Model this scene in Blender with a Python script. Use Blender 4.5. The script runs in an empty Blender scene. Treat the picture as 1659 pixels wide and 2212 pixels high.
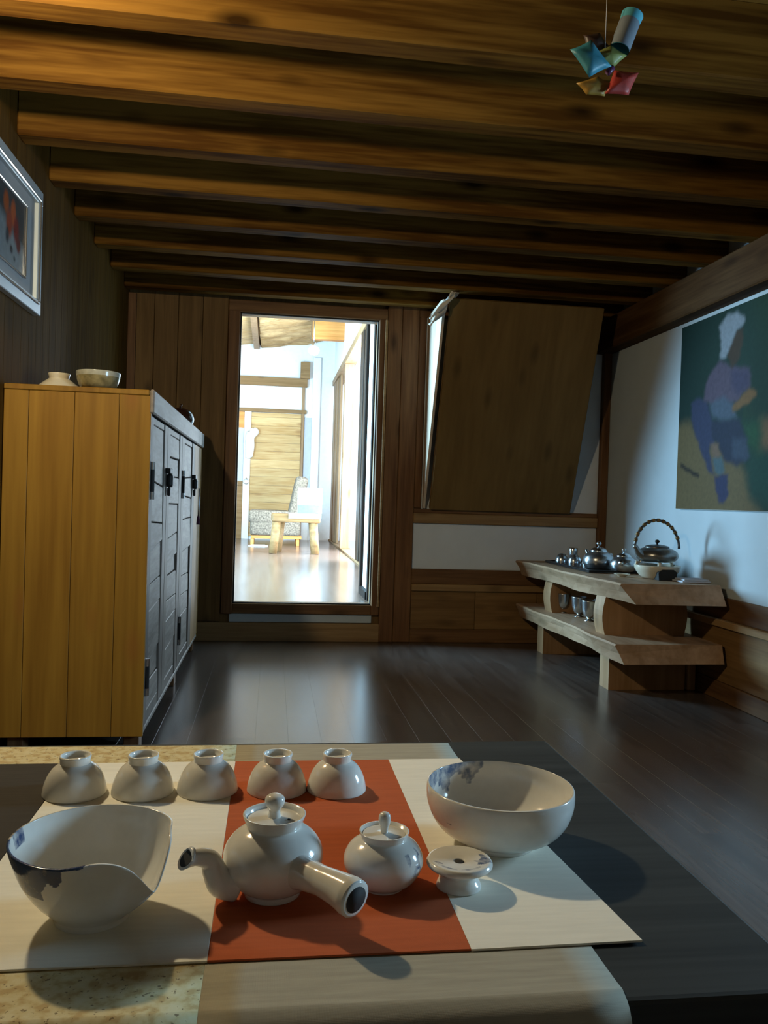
import bpy, bmesh, math, random
from mathutils import Vector, Matrix, Quaternion
random.seed(7)
R = math.radians
SC = bpy.context.scene
COL = SC.collection

# ------------------------------------------------------------------ camera
cam_d = bpy.data.cameras.new('camera'); cam = bpy.data.objects.new('camera', cam_d); COL.objects.link(cam)
YAW, PITCH, ROLL, FPX = R(7.8066), R(-0.8771), R(1.8188), 1754.45
fw = Vector((math.sin(YAW)*math.cos(PITCH), math.cos(YAW)*math.cos(PITCH), math.sin(PITCH)))
rt = Vector((math.cos(YAW), -math.sin(YAW), 0)); up = rt.cross(fw)
rt2 = rt*math.cos(ROLL)+up*math.sin(ROLL); up2 = up*math.cos(ROLL)-rt*math.sin(ROLL)
cam.matrix_world = Matrix(((rt2.x, up2.x, -fw.x, 0), (rt2.y, up2.y, -fw.y, 0), (rt2.z, up2.z, -fw.z, 1.05), (0, 0, 0, 1)))
cam_d.sensor_fit = 'VERTICAL'; cam_d.sensor_height = 24.0; cam_d.lens = FPX*24.0/2212.0
cam_d.clip_start = 0.05; cam_d.clip_end = 200
SC.camera = cam

# ------------------------------------------------------------------ world, lights, exposure
w = bpy.data.worlds.new('world'); SC.world = w; w.use_nodes = True
w.node_tree.nodes['Background'].inputs[0].default_value = (0.72, 0.86, 1.0, 1)
w.node_tree.nodes['Background'].inputs[1].default_value = 2.2
SC.view_settings.view_transform = 'Standard'; SC.view_settings.look = 'None'
SC.view_settings.exposure = 0.0; SC.view_settings.gamma = 1.0; SC.view_settings.use_curve_mapping = False
SC.cycles.max_bounces = 6; SC.cycles.diffuse_bounces = 4; SC.cycles.glossy_bounces = 3
SC.cycles.use_adaptive_sampling = True; SC.cycles.adaptive_threshold = 0.05
SC.cycles.use_denoising = True
SC.cycles.caustics_reflective = False; SC.cycles.caustics_refractive = False

def area(name, loc, direction, sx, sy, radiance, col):
    d = bpy.data.lights.new(name, 'AREA'); d.shape = 'RECTANGLE'; d.size = sx; d.size_y = sy
    d.energy = radiance*math.pi*sx*sy; d.color = col
    o = bpy.data.objects.new(name, d); COL.objects.link(o); o.location = loc
    o.rotation_euler = Vector(direction).to_track_quat('-Z', 'Y').to_euler()
    return o
# daylight in the windows (each stands in a built window opening)
area('daylight_near_window', (2.63, 1.27, 1.33), (-1, 0, 0), 0.40, 0.58, 85.0, (0.44, 0.74, 1.0))
area('daylight_hall_window', (-2.72, 8.0, 1.75), (1, 0, 0), 3.0, 2.1, 85.0, (0.40, 0.74, 1.0))
area('daylight_hall_openings', (1.42, 10.7, 1.75), (-1, 0, 0), 2.95, 8.4, 24.0, (0.74, 0.89, 1.0))

# ------------------------------------------------------------------ materials
MATS = {}
def newmat(name):
    m = bpy.data.materials.new(name); m.use_nodes = True
    nt = m.node_tree; b = nt.nodes['Principled BSDF']; MATS[name] = m
    return m, nt, b
def N(nt, t, **k):
    n = nt.nodes.new(t)
    for a, v in k.items(): setattr(n, a, v)
    return n
def plain(name, col, rough=0.6, metal=0.0, spec=0.5, vary=0.12, scale=18.0, bump=0.0, coat=0.0):
    m, nt, b = newmat(name); L = nt.links
    tc = N(nt, 'ShaderNodeTexCoord'); no = N(nt, 'ShaderNodeTexNoise'); no.inputs['Scale'].default_value = scale; no.inputs['Detail'].default_value = 3
    L.new(tc.outputs['Object'], no.inputs['Vector'])
    rp = N(nt, 'ShaderNodeValToRGB'); e = rp.color_ramp.elements
    e[0].position = .3; e[1].position = .7
    e[0].color = (*[c*(1-vary) for c in col], 1); e[1].color = (*[min(1, c*(1+vary)) for c in col], 1)
    L.new(no.outputs['Fac'], rp.inputs['Fac']); L.new(rp.outputs['Color'], b.inputs['Base Color'])
    b.inputs['Roughness'].default_value = rough; b.inputs['Metallic'].default_value = metal
    b.inputs['Specular IOR Level'].default_value = spec; b.inputs['Coat Weight'].default_value = coat
    if bump:
        bp = N(nt, 'ShaderNodeBump'); bp.inputs['Strength'].default_value = bump; bp.inputs['Distance'].default_value = .002
        L.new(no.outputs['Fac'], bp.inputs['Height']); L.new(bp.outputs['Normal'], b.inputs['Normal'])
    return m
def wood(name, dark, light, axis='Z', rough=0.5, grain=16.0, along=0.9, knots=0.5, knotcol=None, spec=0.18, tone=0.25, coat=0.0, ramp=(.34, .64)):
    """pine-like wood: stretched grain noise, tone per board, knots"""
    m, nt, b = newmat(name); L = nt.links
    tc = N(nt, 'ShaderNodeTexCoord'); oi = N(nt, 'ShaderNodeObjectInfo')
    mu = N(nt, 'ShaderNodeMath', operation='MULTIPLY'); mu.inputs[1].default_value = 37.0
    L.new(oi.outputs['Random'], mu.inputs[0])
    cx = N(nt, 'ShaderNodeCombineXYZ')
    for i in range(3): L.new(mu.outputs[0], cx.inputs[i])
    ad = N(nt, 'ShaderNodeVectorMath', operation='ADD'); L.new(tc.outputs['Object'], ad.inputs[0]); L.new(cx.outputs[0], ad.inputs[1])
    mp = N(nt, 'ShaderNodeMapping'); s = {'X': (along, grain, grain), 'Y': (grain, along, grain), 'Z': (grain, grain, along)}[axis]
    mp.inputs['Scale'].default_value = s; L.new(ad.outputs[0], mp.inputs['Vector'])
    n1 = N(nt, 'ShaderNodeTexNoise'); n1.inputs['Scale'].default_value = 1.0; n1.inputs['Detail'].default_value = 3; n1.inputs['Distortion'].default_value = 0.7
    L.new(mp.outputs[0], n1.inputs['Vector'])
    mp2 = N(nt, 'ShaderNodeMapping'); mp2.inputs['Scale'].default_value = tuple(v*4.5 for v in s); L.new(ad.outputs[0], mp2.inputs['Vector'])
    n2 = N(nt, 'ShaderNodeTexNoise'); n2.inputs['Scale'].default_value = 1.0; n2.inputs['Detail'].default_value = 2; L.new(mp2.outputs[0], n2.inputs['Vector'])
    mx = N(nt, 'ShaderNodeMath', operation='MULTIPLY_ADD'); mx.inputs[1].default_value = .35; L.new(n2.outputs['Fac'], mx.inputs[0])
    m2 = N(nt, 'ShaderNodeMath', operation='MULTIPLY'); m2.inputs[1].default_value = .65; L.new(n1.outputs['Fac'], m2.inputs[0]); L.new(m2.outputs[0], mx.inputs[2])
    rp = N(nt, 'ShaderNodeValToRGB'); e = rp.color_ramp.elements; e[0].position = ramp[0]; e[1].position = ramp[1]
    e[0].color = (*dark, 1); e[1].color = (*light, 1); L.new(mx.outputs[0], rp.inputs['Fac'])
    # tone per board
    mr = N(nt, 'ShaderNodeMapRange'); mr.inputs['To Min'].default_value = 1-tone; mr.inputs['To Max'].default_value = 1+tone*.6
    L.new(oi.outputs['Random'], mr.inputs['Value'])
    vm = N(nt, 'ShaderNodeVectorMath', operation='SCALE'); L.new(rp.outputs['Color'], vm.inputs[0]); L.new(mr.outputs[0], vm.inputs['Scale'])
    out = vm.outputs[0]
    if knots:
        mp3 = N(nt, 'ShaderNodeMapping'); ks = {'X': (2.2, 5.5, 5.5), 'Y': (5.5, 2.2, 5.5), 'Z': (5.5, 5.5, 2.2)}[axis]
        mp3.inputs['Scale'].default_value = ks; L.new(ad.outputs[0], mp3.inputs['Vector'])
        vo = N(nt, 'ShaderNodeTexVoronoi'); vo.inputs['Scale'].default_value = 1.0; L.new(mp3.outputs[0], vo.inputs['Vector'])
        kr = N(nt, 'ShaderNodeValToRGB'); k = kr.color_ramp.elements; k[0].position = .06; k[1].position = .22
        k[0].color = (knots, knots, knots, 1); k[1].color = (0, 0, 0, 1); L.new(vo.outputs['Distance'], kr.inputs['Fac'])
        mixk = N(nt, 'ShaderNodeMix', data_type='RGBA'); L.new(kr.outputs['Color'], mixk.inputs['Factor'])
        kc = knotcol or tuple(c*.28 for c in dark)
        L.new(out, mixk.inputs[6]); mixk.inputs[7].default_value = (*kc, 1); out = mixk.outputs[2]
    L.new(out, b.inputs['Base Color'])
    b.inputs['Roughness'].default_value = rough; b.inputs['Specular IOR Level'].default_value = spec; b.inputs['Coat Weight'].default_value = coat
    return m
def fabric(name, col, rough=0.9, thread=2600.0, vary=.10):
    m, nt, b = newmat(name); L = nt.links
    tc = N(nt, 'ShaderNodeTexCoord')
    wx = N(nt, 'ShaderNodeTexWave', wave_type='BANDS', bands_direction='X'); wy = N(nt, 'ShaderNodeTexWave', wave_type='BANDS', bands_direction='Y')
    for q in (wx, wy):
        q.inputs['Scale'].default_value = thread/6.28; q.inputs['Distortion'].default_value = 1.5; L.new(tc.outputs['Object'], q.inputs['Vector'])
    ad = N(nt, 'ShaderNodeMath', operation='ADD'); L.new(wx.outputs['Fac'], ad.inputs[0]); L.new(wy.outputs['Fac'], ad.inputs[1])
    mp = N(nt, 'ShaderNodeMapping'); mp.inputs['Scale'].default_value = (6, 60, 6); L.new(tc.outputs['Object'], mp.inputs[0])
    no = N(nt, 'ShaderNodeTexNoise'); no.inputs['Scale'].default_value = 3; no.inputs['Detail'].default_value = 4; L.new(mp.outputs[0], no.inputs['Vector'])
    rp = N(nt, 'ShaderNodeValToRGB'); e = rp.color_ramp.elements; e[0].position = .3; e[1].position = .7
    e[0].color = (*[c*(1-vary) for c in col], 1); e[1].color = (*[min(1, c*(1+vary)) for c in col], 1)
    L.new(no.outputs['Fac'], rp.inputs['Fac']); L.new(rp.outputs['Color'], b.inputs['Base Color'])
    bp = N(nt, 'ShaderNodeBump'); bp.inputs['Strength'].default_value = .12; bp.inputs['Distance'].default_value = .0003
    L.new(ad.outputs[0], bp.inputs['Height']); L.new(bp.outputs['Normal'], b.inputs['Normal'])
    b.inputs['Roughness'].default_value = rough; b.inputs['Specular IOR Level'].default_value = .2
    return m
def speckled(name):
    m, nt, b = newmat(name); L = nt.links
    tc = N(nt, 'ShaderNodeTexCoord')
    n1 = N(nt, 'ShaderNodeTexNoise'); n1.inputs['Scale'].default_value = 95; n1.inputs['Detail'].default_value = 3; L.new(tc.outputs['Object'], n1.inputs['Vector'])
    r1 = N(nt, 'ShaderNodeValToRGB'); e = r1.color_ramp.elements; e[0].position = .35; e[1].position = .62
    e[0].color = (.62, .54, .32, 1); e[1].color = (.47, .34, .15, 1); q = r1.color_ramp.elements.new(.5); q.color = (.58, .48, .25, 1)
    L.new(n1.outputs['Fac'], r1.inputs['Fac'])
    n2 = N(nt, 'ShaderNodeTexNoise'); n2.inputs['Scale'].default_value = 260; n2.inputs['Detail'].default_value = 2; L.new(tc.outputs['Object'], n2.inputs['Vector'])
    r2 = N(nt, 'ShaderNodeValToRGB'); e = r2.color_ramp.elements; e[0].position = .64; e[1].position = .70
    e[0].color = (0, 0, 0, 1); e[1].color = (.75, .75, .75, 1); L.new(n2.outputs['Fac'], r2.inputs['Fac'])
    mx = N(nt, 'ShaderNodeMix', data_type='RGBA'); L.new(r2.outputs['Color'], mx.inputs['Factor']); L.new(r1.outputs['Color'], mx.inputs[6])
    mx.inputs[7].default_value = (.12, .07, .03, 1); L.new(mx.outputs[2], b.inputs['Base Color'])
    b.inputs['Roughness'].default_value = .8; b.inputs['Specular IOR Level'].default_value = .25
    return m
def porcelain(name, col=(.72, .72, .68), paint=(.035, .07, .17), rough=.13):
    """glaze; vertices' 'paint' value marks the cobalt brushwork"""
    m, nt, b = newmat(name); L = nt.links
    at = N(nt, 'ShaderNodeAttribute'); at.attribute_name = 'paint'
    tc = N(nt, 'ShaderNodeTexCoord'); no = N(nt, 'ShaderNodeTexNoise'); no.inputs['Scale'].default_value = 120; no.inputs['Detail'].default_value = 4
    L.new(tc.outputs['Object'], no.inputs['Vector'])
    ml = N(nt, 'ShaderNodeMath', operation='MULTIPLY_ADD'); ml.inputs[1].default_value = .9; ml.inputs[2].default_value = -.45; L.new(no.outputs['Fac'], ml.inputs[0])
    ad = N(nt, 'ShaderNodeMath', operation='ADD'); L.new(at.outputs['Fac'], ad.inputs[0]); L.new(ml.outputs[0], ad.inputs[1])
    rp = N(nt, 'ShaderNodeValToRGB'); e = rp.color_ramp.elements; e[0].position = .47; e[1].position = .85
    e[0].color = (0, 0, 0, 1); e[1].color = (1, 1, 1, 1); L.new(ad.outputs[0], rp.inputs['Fac'])
    cr = N(nt, 'ShaderNodeValToRGB'); c = cr.color_ramp.elements
    c[0].color = (*[x*.94 for x in col], 1); c[1].color = (*[x*1.06 for x in col], 1); L.new(no.outputs['Fac'], cr.inputs['Fac'])
    mx = N(nt, 'ShaderNodeMix', data_type='RGBA'); L.new(rp.outputs['Color'], mx.inputs['Factor']); L.new(cr.outputs['Color'], mx.inputs[6]); mx.inputs[7].default_value = (*paint, 1)
    L.new(mx.outputs[2], b.inputs['Base Color']); b.inputs['Roughness'].default_value = rough; b.inputs['Specular IOR Level'].default_value = .55
    return m
def vcol(name, rough=.55, spec=.3):
    m, nt, b = newmat(name); at = N(nt, 'ShaderNodeAttribute'); at.attribute_name = 'col'
    tc = N(nt, 'ShaderNodeTexCoord'); no = N(nt, 'ShaderNodeTexNoise'); no.inputs['Scale'].default_value = 40; no.inputs['Detail'].default_value = 5
    nt.links.new(tc.outputs['Object'], no.inputs['Vector'])
    mr = N(nt, 'ShaderNodeMapRange'); mr.inputs['To Min'].default_value = .75; mr.inputs['To Max'].default_value = 1.25; nt.links.new(no.outputs['Fac'], mr.inputs['Value'])
    vm = N(nt, 'ShaderNodeVectorMath', operation='SCALE'); nt.links.new(at.outputs['Color'], vm.inputs[0]); nt.links.new(mr.outputs[0], vm.inputs['Scale'])
    nt.links.new(vm.outputs[0], b.inputs['Base Color']); b.inputs['Roughness'].default_value = rough; b.inputs['Specular IOR Level'].default_value = spec
    return m

M_FLOOR = wood('floor_laminate', (.068, .050, .042), (.122, .094, .080), 'Y', rough=.25, grain=14, knots=0, spec=1.0, tone=.18)
M_BEAM = wood('beam_pine', (.068, .027, .0040), (.172, .083, .0135), 'X', rough=.65, grain=13, along=.8, knots=.95, tone=.12, spec=.05, ramp=(.40, .60))
M_CEIL = wood('ceiling_pine', (.07, .03, .008), (.11, .05, .015), 'X', rough=.6, knots=.3)
M_LWALL = wood('left_wall_boards', (.072, .034, .0065), (.118, .058, .012), 'Z', rough=.7, grain=30, knots=.35, tone=.10, spec=.03)
M_BWALL = wood('back_wall_boards', (.115, .062, .020), (.195, .112, .042), 'Z', rough=.6, knots=.6, tone=.12)
M_POST = wood('post_brown', (.105, .046, .020), (.21, .105, .045), 'Z', rough=.5, knots=.7, tone=.1)
M_POSTX = wood('rail_brown', (.105, .048, .020), (.20, .105, .045), 'X', rough=.5, knots=.6, tone=.1)
M_POSTY = wood('rail_brown_deep', (.10, .046, .020), (.19, .10, .042), 'Y', rough=.5, knots=.6, tone=.1)
M_PURLIN = wood('purlin_shaded', (.050, .022, .008), (.095, .048, .019), 'Y', rough=.65, knots=.5, tone=0, spec=.04)  # darker copy of the rail brown; the purlin's weaker light is in its colour
M_RAILX = wood('rail_light', (.24, .14, .06), (.38, .24, .11), 'X', rough=.5, knots=.5, tone=.1)
M_RAILY = wood('rail_light_deep', (.24, .14, .06), (.38, .24, .11), 'Y', rough=.5, knots=.5, tone=.1)
M_DADOX = wood('dado_panel', (.17, .09, .032), (.27, .155, .06), 'X', rough=.55, knots=.4, tone=.12)
M_DADOY = wood('dado_panel_deep', (.17, .09, .032), (.27, .155, .06), 'Y', rough=.55, knots=.4, tone=.12)
M_CAB = wood('cabinet_pine', (.195, .094, .013), (.290, .155, .023), 'Z', rough=.5, grain=12, along=.6, knots=.55, knotcol=(.25, .10, .02), tone=.10)
M_GREY = wood('weathered_grey_wood', (.17, .145, .122), (.32, .28, .245), 'Y', rough=.55, grain=18, along=2.5, knots=.25, knotcol=(.2, .19, .18), tone=.18)
M_GREYZ = wood('weathered_grey_stile', (.14, .115, .095), (.21, .175, .148), 'Z', rough=.55, grain=22, knots=.25, tone=.10)
M_BENCH = wood('pale_bench_wood', (.33, .205, .115), (.50, .335, .215), 'Y', rough=.5, grain=10, knots=.6, knotcol=(.16, .11, .06), tone=.06)
M_BENCHX = wood('pale_bench_leg', (.29, .165, .075), (.43, .265, .145), 'Z', rough=.5, grain=10, knots=.4, tone=.06)
M_BOARD = wood('leaning_board', (.150, .090, .028), (.205, .128, .044), 'Z', rough=.7, grain=7, knots=.5, tone=.02)
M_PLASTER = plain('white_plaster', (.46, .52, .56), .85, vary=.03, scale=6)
M_FWALL = plain('front_bounce_white', (.78, .79, .80), .85, vary=.03, scale=6)  # white picked so the unseen front wall bounces fill light
M_PANEL = plain('lit_plaster_panel', (.68, .74, .80), .85, vary=.03, scale=6)  # back wall plaster with cool ambient light put into its colour
M_PLASTERW = plain('warm_plaster', (.60, .57, .53), .85, vary=.03, scale=6)
M_DARK = plain('dark_gap', (.02, .013, .01), .8)
M_BLACK = plain('black_iron', (.018, .016, .015), .55, metal=.3)
M_STEEL = plain('bright_steel', (.62, .65, .68), .22, metal=1.0, vary=.05)
M_SILVER = plain('silverware', (.50, .53, .56), .26, metal=.95, vary=.06, scale=60)
M_TRAY = plain('black_lacquer', (.012, .012, .013), .3)
M_TOP = wood('charcoal_tabletop', (.022, .026, .027), (.040, .046, .047), 'X', rough=.6, grain=30, knots=0, spec=.3, tone=0)
M_TLEG = plain('black_table_leg', (.015, .015, .015), .5)
M_LINEN = fabric('beige_linen', (.37, .345, .27))
M_WHITE = fabric('offwhite_linen', (.82, .79, .68), vary=.04)
M_ORANGE = fabric('orange_linen', (.46, .105, .035), vary=.08)
M_CHAR = fabric('charcoal_linen', (.045, .038, .030))
M_SPECK = speckled('speckled_linen')
M_PORC = porcelain('celadon_porcelain')
M_PORCB = porcelain('celadon_bowl', paint=(.10, .15, .25))
M_HOLE = plain('hollow_shade', (.012, .012, .012), .8)  # dark plugs that stand in for the shade inside holes and openings
M_IVORY = porcelain('ivory_glaze', (.60, .55, .44), rough=.2)
M_RAKU = plain('olive_glaze', (.20, .17, .085), .2, vary=.45, scale=30)
M_RAKURIM = plain('grey_glaze_rim', (.36, .36, .30), .2, vary=.15, scale=40)
M_BROWN = plain('dark_brown_glaze', (.035, .014, .010), .2)
M_FRAME = plain('silver_grey_frame', (.46, .52, .56), .35, vary=.04, metal=.2)
M_MAT = plain('grey_mat_board', (.34, .35, .36), .8, vary=.03)
M_BEAD = plain('bright_bead', (.80, .80, .78), .15, metal=.9, vary=.02)
M_PAINT = vcol('oil_paint', .7, .12); M_PRINT = vcol('print_ink', rough=.25, spec=.5)
M_PALE = wood('pale_cheek_wood', (.50, .40, .30), (.66, .54, .42), 'Z', rough=.6, knots=.3, tone=0)
M_CLOTH = fabric('white_cloth', (.72, .70, .66), vary=.06)
# bright hall beyond the door
M_HPLANK = wood('hall_pine', (.44, .26, .095), (.62, .44, .215), 'X', rough=.55, grain=10, knots=.7, knotcol=(.30, .15, .06), tone=.08)
M_HLOG = wood('hall_log', (.30, .17, .065), (.54, .36, .18), 'X', rough=.6, grain=14, along=2.5, knots=.4, tone=.15)
M_HBEAM = wood('hall_beam', (.20, .115, .045), (.30, .185, .085), 'X', rough=.55, knots=.5, tone=.1)
M_HPOST = wood('hall_post', (.20, .115, .052), (.34, .22, .12), 'Z', rough=.5, knots=.6, tone=.12)
M_HSHUT = wood('backlit_hall_shutter', (.018, .011, .0075), (.034, .022, .014), 'Z', rough=.5, knots=.6, tone=.12)  # brown darkened so the backlit shade sits in the colour
M_HDARK = wood('hall_dark_door', (.008, .005, .0035), (.015, .009, .006), 'Z', rough=.6, knots=0, spec=.05)
M_HFLOOR = wood('hall_floor', (.13, .085, .065), (.20, .14, .11), 'Y', rough=.2, knots=0, tone=.12, spec=.8)
M_HSOFA = plain('speckled_upholstery', (.17, .14, .105), .9, vary=.55, scale=42)
M_HORANGE = wood('orange_wood', (.50, .20, .05), (.66, .30, .09), 'X', knots=.2)
M_HGLOBE = plain('opal_globe', (.85, .85, .82), .2, vary=.02)
M_BLUE = plain('blue_cover', (.10, .27, .38), .5)
M_PAPER = plain('white_paper', (.82, .84, .85), .7, vary=.03)
M_LBLUE = plain('pale_blue_paper', (.45, .66, .72), .7, vary=.2)
M_GREYP = plain('grey_blue_paper', (.48, .50, .56), .8, vary=.04)

# ------------------------------------------------------------------ mesh helpers
def link(o, parent=None):
    COL.objects.link(o)
    if parent is not None: o.parent = parent
    return o
def tag(o, label=None, cat=None, group=None, kind=None):
    if label: o['label'] = label
    if cat: o['category'] = cat
    if group: o['group'] = group
    if kind: o['kind'] = kind
    return o
def thing(name, label, cat, loc=(0, 0, 0), rz=0.0, group=None):
    o = bpy.data.objects.new(name, None); o.empty_display_size = .05; link(o)
    o.location = loc; o.rotation_euler = (0, 0, rz)
    return tag(o, label, cat, group)
def mesh_obj(name, verts, faces, mat, parent=None, loc=(0, 0, 0), smooth=False, mats=None, fmat=None):
    me = bpy.data.meshes.new(name); me.from_pydata([tuple(v) for v in verts], [], faces); me.update()
    for mm in ([mat] if mats is None else mats): me.materials.append(mm)
    if fmat: me.polygons.foreach_set('material_index', fmat)
    if smooth: me.polygons.foreach_set('use_smooth', [True]*len(me.polygons))
    o = bpy.data.objects.new(name, me); o.location = loc
    return link(o, parent)
def bm_obj(name, bm, mat, parent=None, loc=(0, 0, 0), smooth=False, rot=None):
    bmesh.ops.recalc_face_normals(bm, faces=bm.faces)
    me = bpy.data.meshes.new(name); bm.to_mesh(me); bm.free(); me.materials.append(mat)
    if smooth: me.polygons.foreach_set('use_smooth', [True]*len(me.polygons))
    o = bpy.data.objects.new(name, me); o.location = loc
    if rot: o.rotation_euler = rot
    return link(o, parent)
def add_box(bm, x0, x1, y0, y1, z0, z1, bev=0.0, seg=1):
    g = bmesh.ops.create_cube(bm, size=1.0, matrix=Matrix.Translation(((x0+x1)/2, (y0+y1)/2, (z0+z1)/2)) @ Matrix.Diagonal((abs(x1-x0), abs(y1-y0), abs(z1-z0), 1)))
    if bev:
        es = list({e for v in g['verts'] for e in v.link_edges})
        bmesh.ops.bevel(bm, geom=es, offset=bev, segments=seg, affect='EDGES', profile=.5)
def box(name, x0, x1, y0, y1, z0, z1, mat, parent=None, bev=0.002, seg=1):
    """box with its own origin at its centre (coords given in the parent's space)"""
    cx, cy, cz = (x0+x1)/2, (y0+y1)/2, (z0+z1)/2
    bm = bmesh.new(); hx, hy, hz = abs(x1-x0)/2, abs(y1-y0)/2, abs(z1-z0)/2
    add_box(bm, -hx, hx, -hy, hy, -hz, hz, min(bev, hx*.6, hy*.6, hz*.6), seg)
    return bm_obj(name, bm, mat, parent, (cx, cy, cz))
def multi(name, boxes, mat, parent=None, bev=0.002, loc=(0, 0, 0)):
    bm = bmesh.new()
    for b_ in boxes: add_box(bm, *b_, bev)
    return bm_obj(name, bm, mat, parent, loc)
def copies(proto, locs, parent=None):
    out = [proto]
    for l in locs:
        c = proto.copy(); c.location = l; c.parent = parent if parent is not None else proto.parent; COL.objects.link(c); out.append(c)
    return out
def lathe_data(profile, n=48, squash=None):
    vs, fs = [], []
    rings = []
    for (r_, z_) in profile:
        if r_ < 1e-6:
            rings.append([len(vs)]); vs.append((0, 0, z_))
        else:
            rings.append(list(range(len(vs), len(vs)+n)))
            for i in range(n):
                a = 2*math.pi*i/n; vs.append((r_*math.cos(a), r_*math.sin(a), z_))
    for A, B in zip(rings, rings[1:]):
        if len(A) == 1 and len(B) == 1: continue
        for i in range(n):
            j = (i+1) % n
            if len(A) == 1: fs.append((A[0], B[j], B[i]))
            elif len(B) == 1: fs.append((A[i], A[j], B[0]))
            else: fs.append((A[i], A[j], B[j], B[i]))
    return vs, fs
def lathe(name, profile, mat, parent=None, loc=(0, 0, 0), n=48, rot=None, deform=None, paint=None):
    vs, fs = lathe_data(profile, n)
    if deform: vs = [deform(Vector(v)) for v in vs]
    o = mesh_obj(name, vs, fs, mat, parent, loc, True)
    bm = bmesh.new(); bm.from_mesh(o.data); bmesh.ops.recalc_face_normals(bm, faces=bm.faces); bm.to_mesh(o.data); bm.free()
    o.data.polygons.foreach_set('use_smooth', [True]*len(o.data.polygons))
    if rot: o.rotation_euler = rot
    if paint: set_paint(o, paint)
    return o
def set_paint(o, fn):
    at = o.data.attributes.new('paint', 'FLOAT', 'POINT')
    for i, v in enumerate(o.data.vertices): at.data[i].value = fn(v.co)
def fine(profile, k=3):
    """Catmull-Rom refinement of a lathe profile"""
    P = [Vector((p[0], p[1], 0)) for p in profile]; out = []
    for i in range(len(P)-1):
        p0 = P[max(i-1, 0)]; p1 = P[i]; p2 = P[i+1]; p3 = P[min(i+2, len(P)-1)]
        for j in range(k):
            t = j/k
            q = .5*((2*p1)+(-p0+p2)*t+(2*p0-5*p1+4*p2-p3)*t*t+(-p0+3*p1-3*p2+p3)*t**3)
            out.append((max(q.x, 0), q.y))
    out.append((profile[-1][0], profile[-1][1])); return out
def curve_pts(pts, k=6):
    P = [Vector(p) for p in pts]; out = []
    for i in range(len(P)-1):
        p0 = P[max(i-1, 0)]; p1 = P[i]; p2 = P[i+1]; p3 = P[min(i+2, len(P)-1)]
        for j in range(k):
            t = j/k; out.append(.5*((2*p1)+(-p0+p2)*t+(2*p0-5*p1+4*p2-p3)*t*t+(-p0+3*p1-3*p2+p3)*t**3))
    out.append(P[-1]); return out
def tube_data(pts, radii, n=12, caps=True, closed=False):
    pts = [Vector(p) for p in pts]; vs, fs = [], []; up_ = None; m = len(pts)
    for i, p in enumerate(pts):
        d = (pts[min(i+1, m-1)]-pts[max(i-1, 0)]).normalized()
        if up_ is None:
            up_ = Vector((0, 0, 1)) if abs(d.z) < .9 else Vector((1, 0, 0))
        u = (up_-d*up_.dot(d)).normalized(); up_ = u; v = d.cross(u)
        r_ = radii[i] if isinstance(radii, (list, tuple)) else radii
        for k in range(n):
            a = 2*math.pi*k/n; vs.append(p+(u*math.cos(a)+v*math.sin(a))*r_)
    for i in range(m-1):
        for k in range(n):
            j = (k+1) % n; fs.append((i*n+k, i*n+j, (i+1)*n+j, (i+1)*n+k))
    if caps: fs.append(tuple(range(n-1, -1, -1))); fs.append(tuple((m-1)*n+k for k in range(n)))
    return vs, fs
def tube(name, pts, radii, mat, parent=None, loc=(0, 0, 0), n=12, caps=True):
    vs, fs = tube_data(pts, radii, n, caps); return mesh_obj(name, vs, fs, mat, parent, loc, True)
def lerp(a, b, t): return a+(b-a)*t
def radii_of(pts, rs):
    m = len(pts); out = []
    for i in range(m):
        f_ = i/(m-1)*(len(rs)-1); k = min(int(f_), len(rs)-2); out.append(lerp(rs[k], rs[k+1], f_-k))
    return out
def struct(o, label=None): return tag(o, label, kind='structure')

# ================================================================== ROOM SHELL
XL, XR, YB, YF = -1.04, 2.51, 5.93, -1.8
ZC, ZB = 2.69, 2.44
floor = struct(box('floor', XL-.1, XR+.1, YF-.1, YB, -.14, -.012, M_DARK, bev=0), 'dark brown laminate plank floor')
row = 0; PW, PL = .142, 1.36
pl_proto = None
x = XL
while x < XR-.01:
    y = YF-(row*.47 % PL)
    while y < YB:
        y0, y1 = max(y, YF), min(y+PL, YB)
        if y1-y0 > .05:
            if abs((y1-y0)-PL) < 1e-6 and x+PW <= XR+.001:
                if pl_proto is None: pl_proto = box('plank', x+.00005, x+PW-.00005, y0+.00005, y1-.00005, -.012, 0, M_FLOOR, floor, bev=.0003)
                else:
                    c = pl_proto.copy(); COL.objects.link(c); c.location = (x+PW/2, (y0+y1)/2, -.006)
                    c.parent = floor
            else:
                box('plank', x+.00005, min(x+PW, XR)-.00005, y0+.00005, y1-.00005, -.012, 0, M_FLOOR, floor, bev=.0003)
        y += PL
    x += PW; row += 1
for ch in floor.children:      # children are laid out in the floor's own space
    ch.location = Vector(ch.location)-floor.location

def kid(o, parent):
    """parent o (placed in world space) to parent, keeping its place"""
    o.parent = parent; o.location = Vector(o.location)-parent.location; return o

# ceiling with beams
ceiling = struct(box('ceiling', XL-.1, XR+.1, YF-.1, YB+.1, ZC, ZC+.06, M_CEIL, bev=0), 'pine board ceiling above the beams')
bproto = None
for k in range(17):
    y0 = 5.70-k*.463
    if y0 < YF: break
    if bproto is None:
        bproto = kid(box('beam', XL, XR, y0, y0+.10, ZB, ZC, M_BEAM, None, bev=.006), ceiling)
    else:
        c = bproto.copy(); COL.objects.link(c); c.location = Vector(((XL+XR)/2, y0+.05, (ZB+ZC)/2))-ceiling.location

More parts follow.
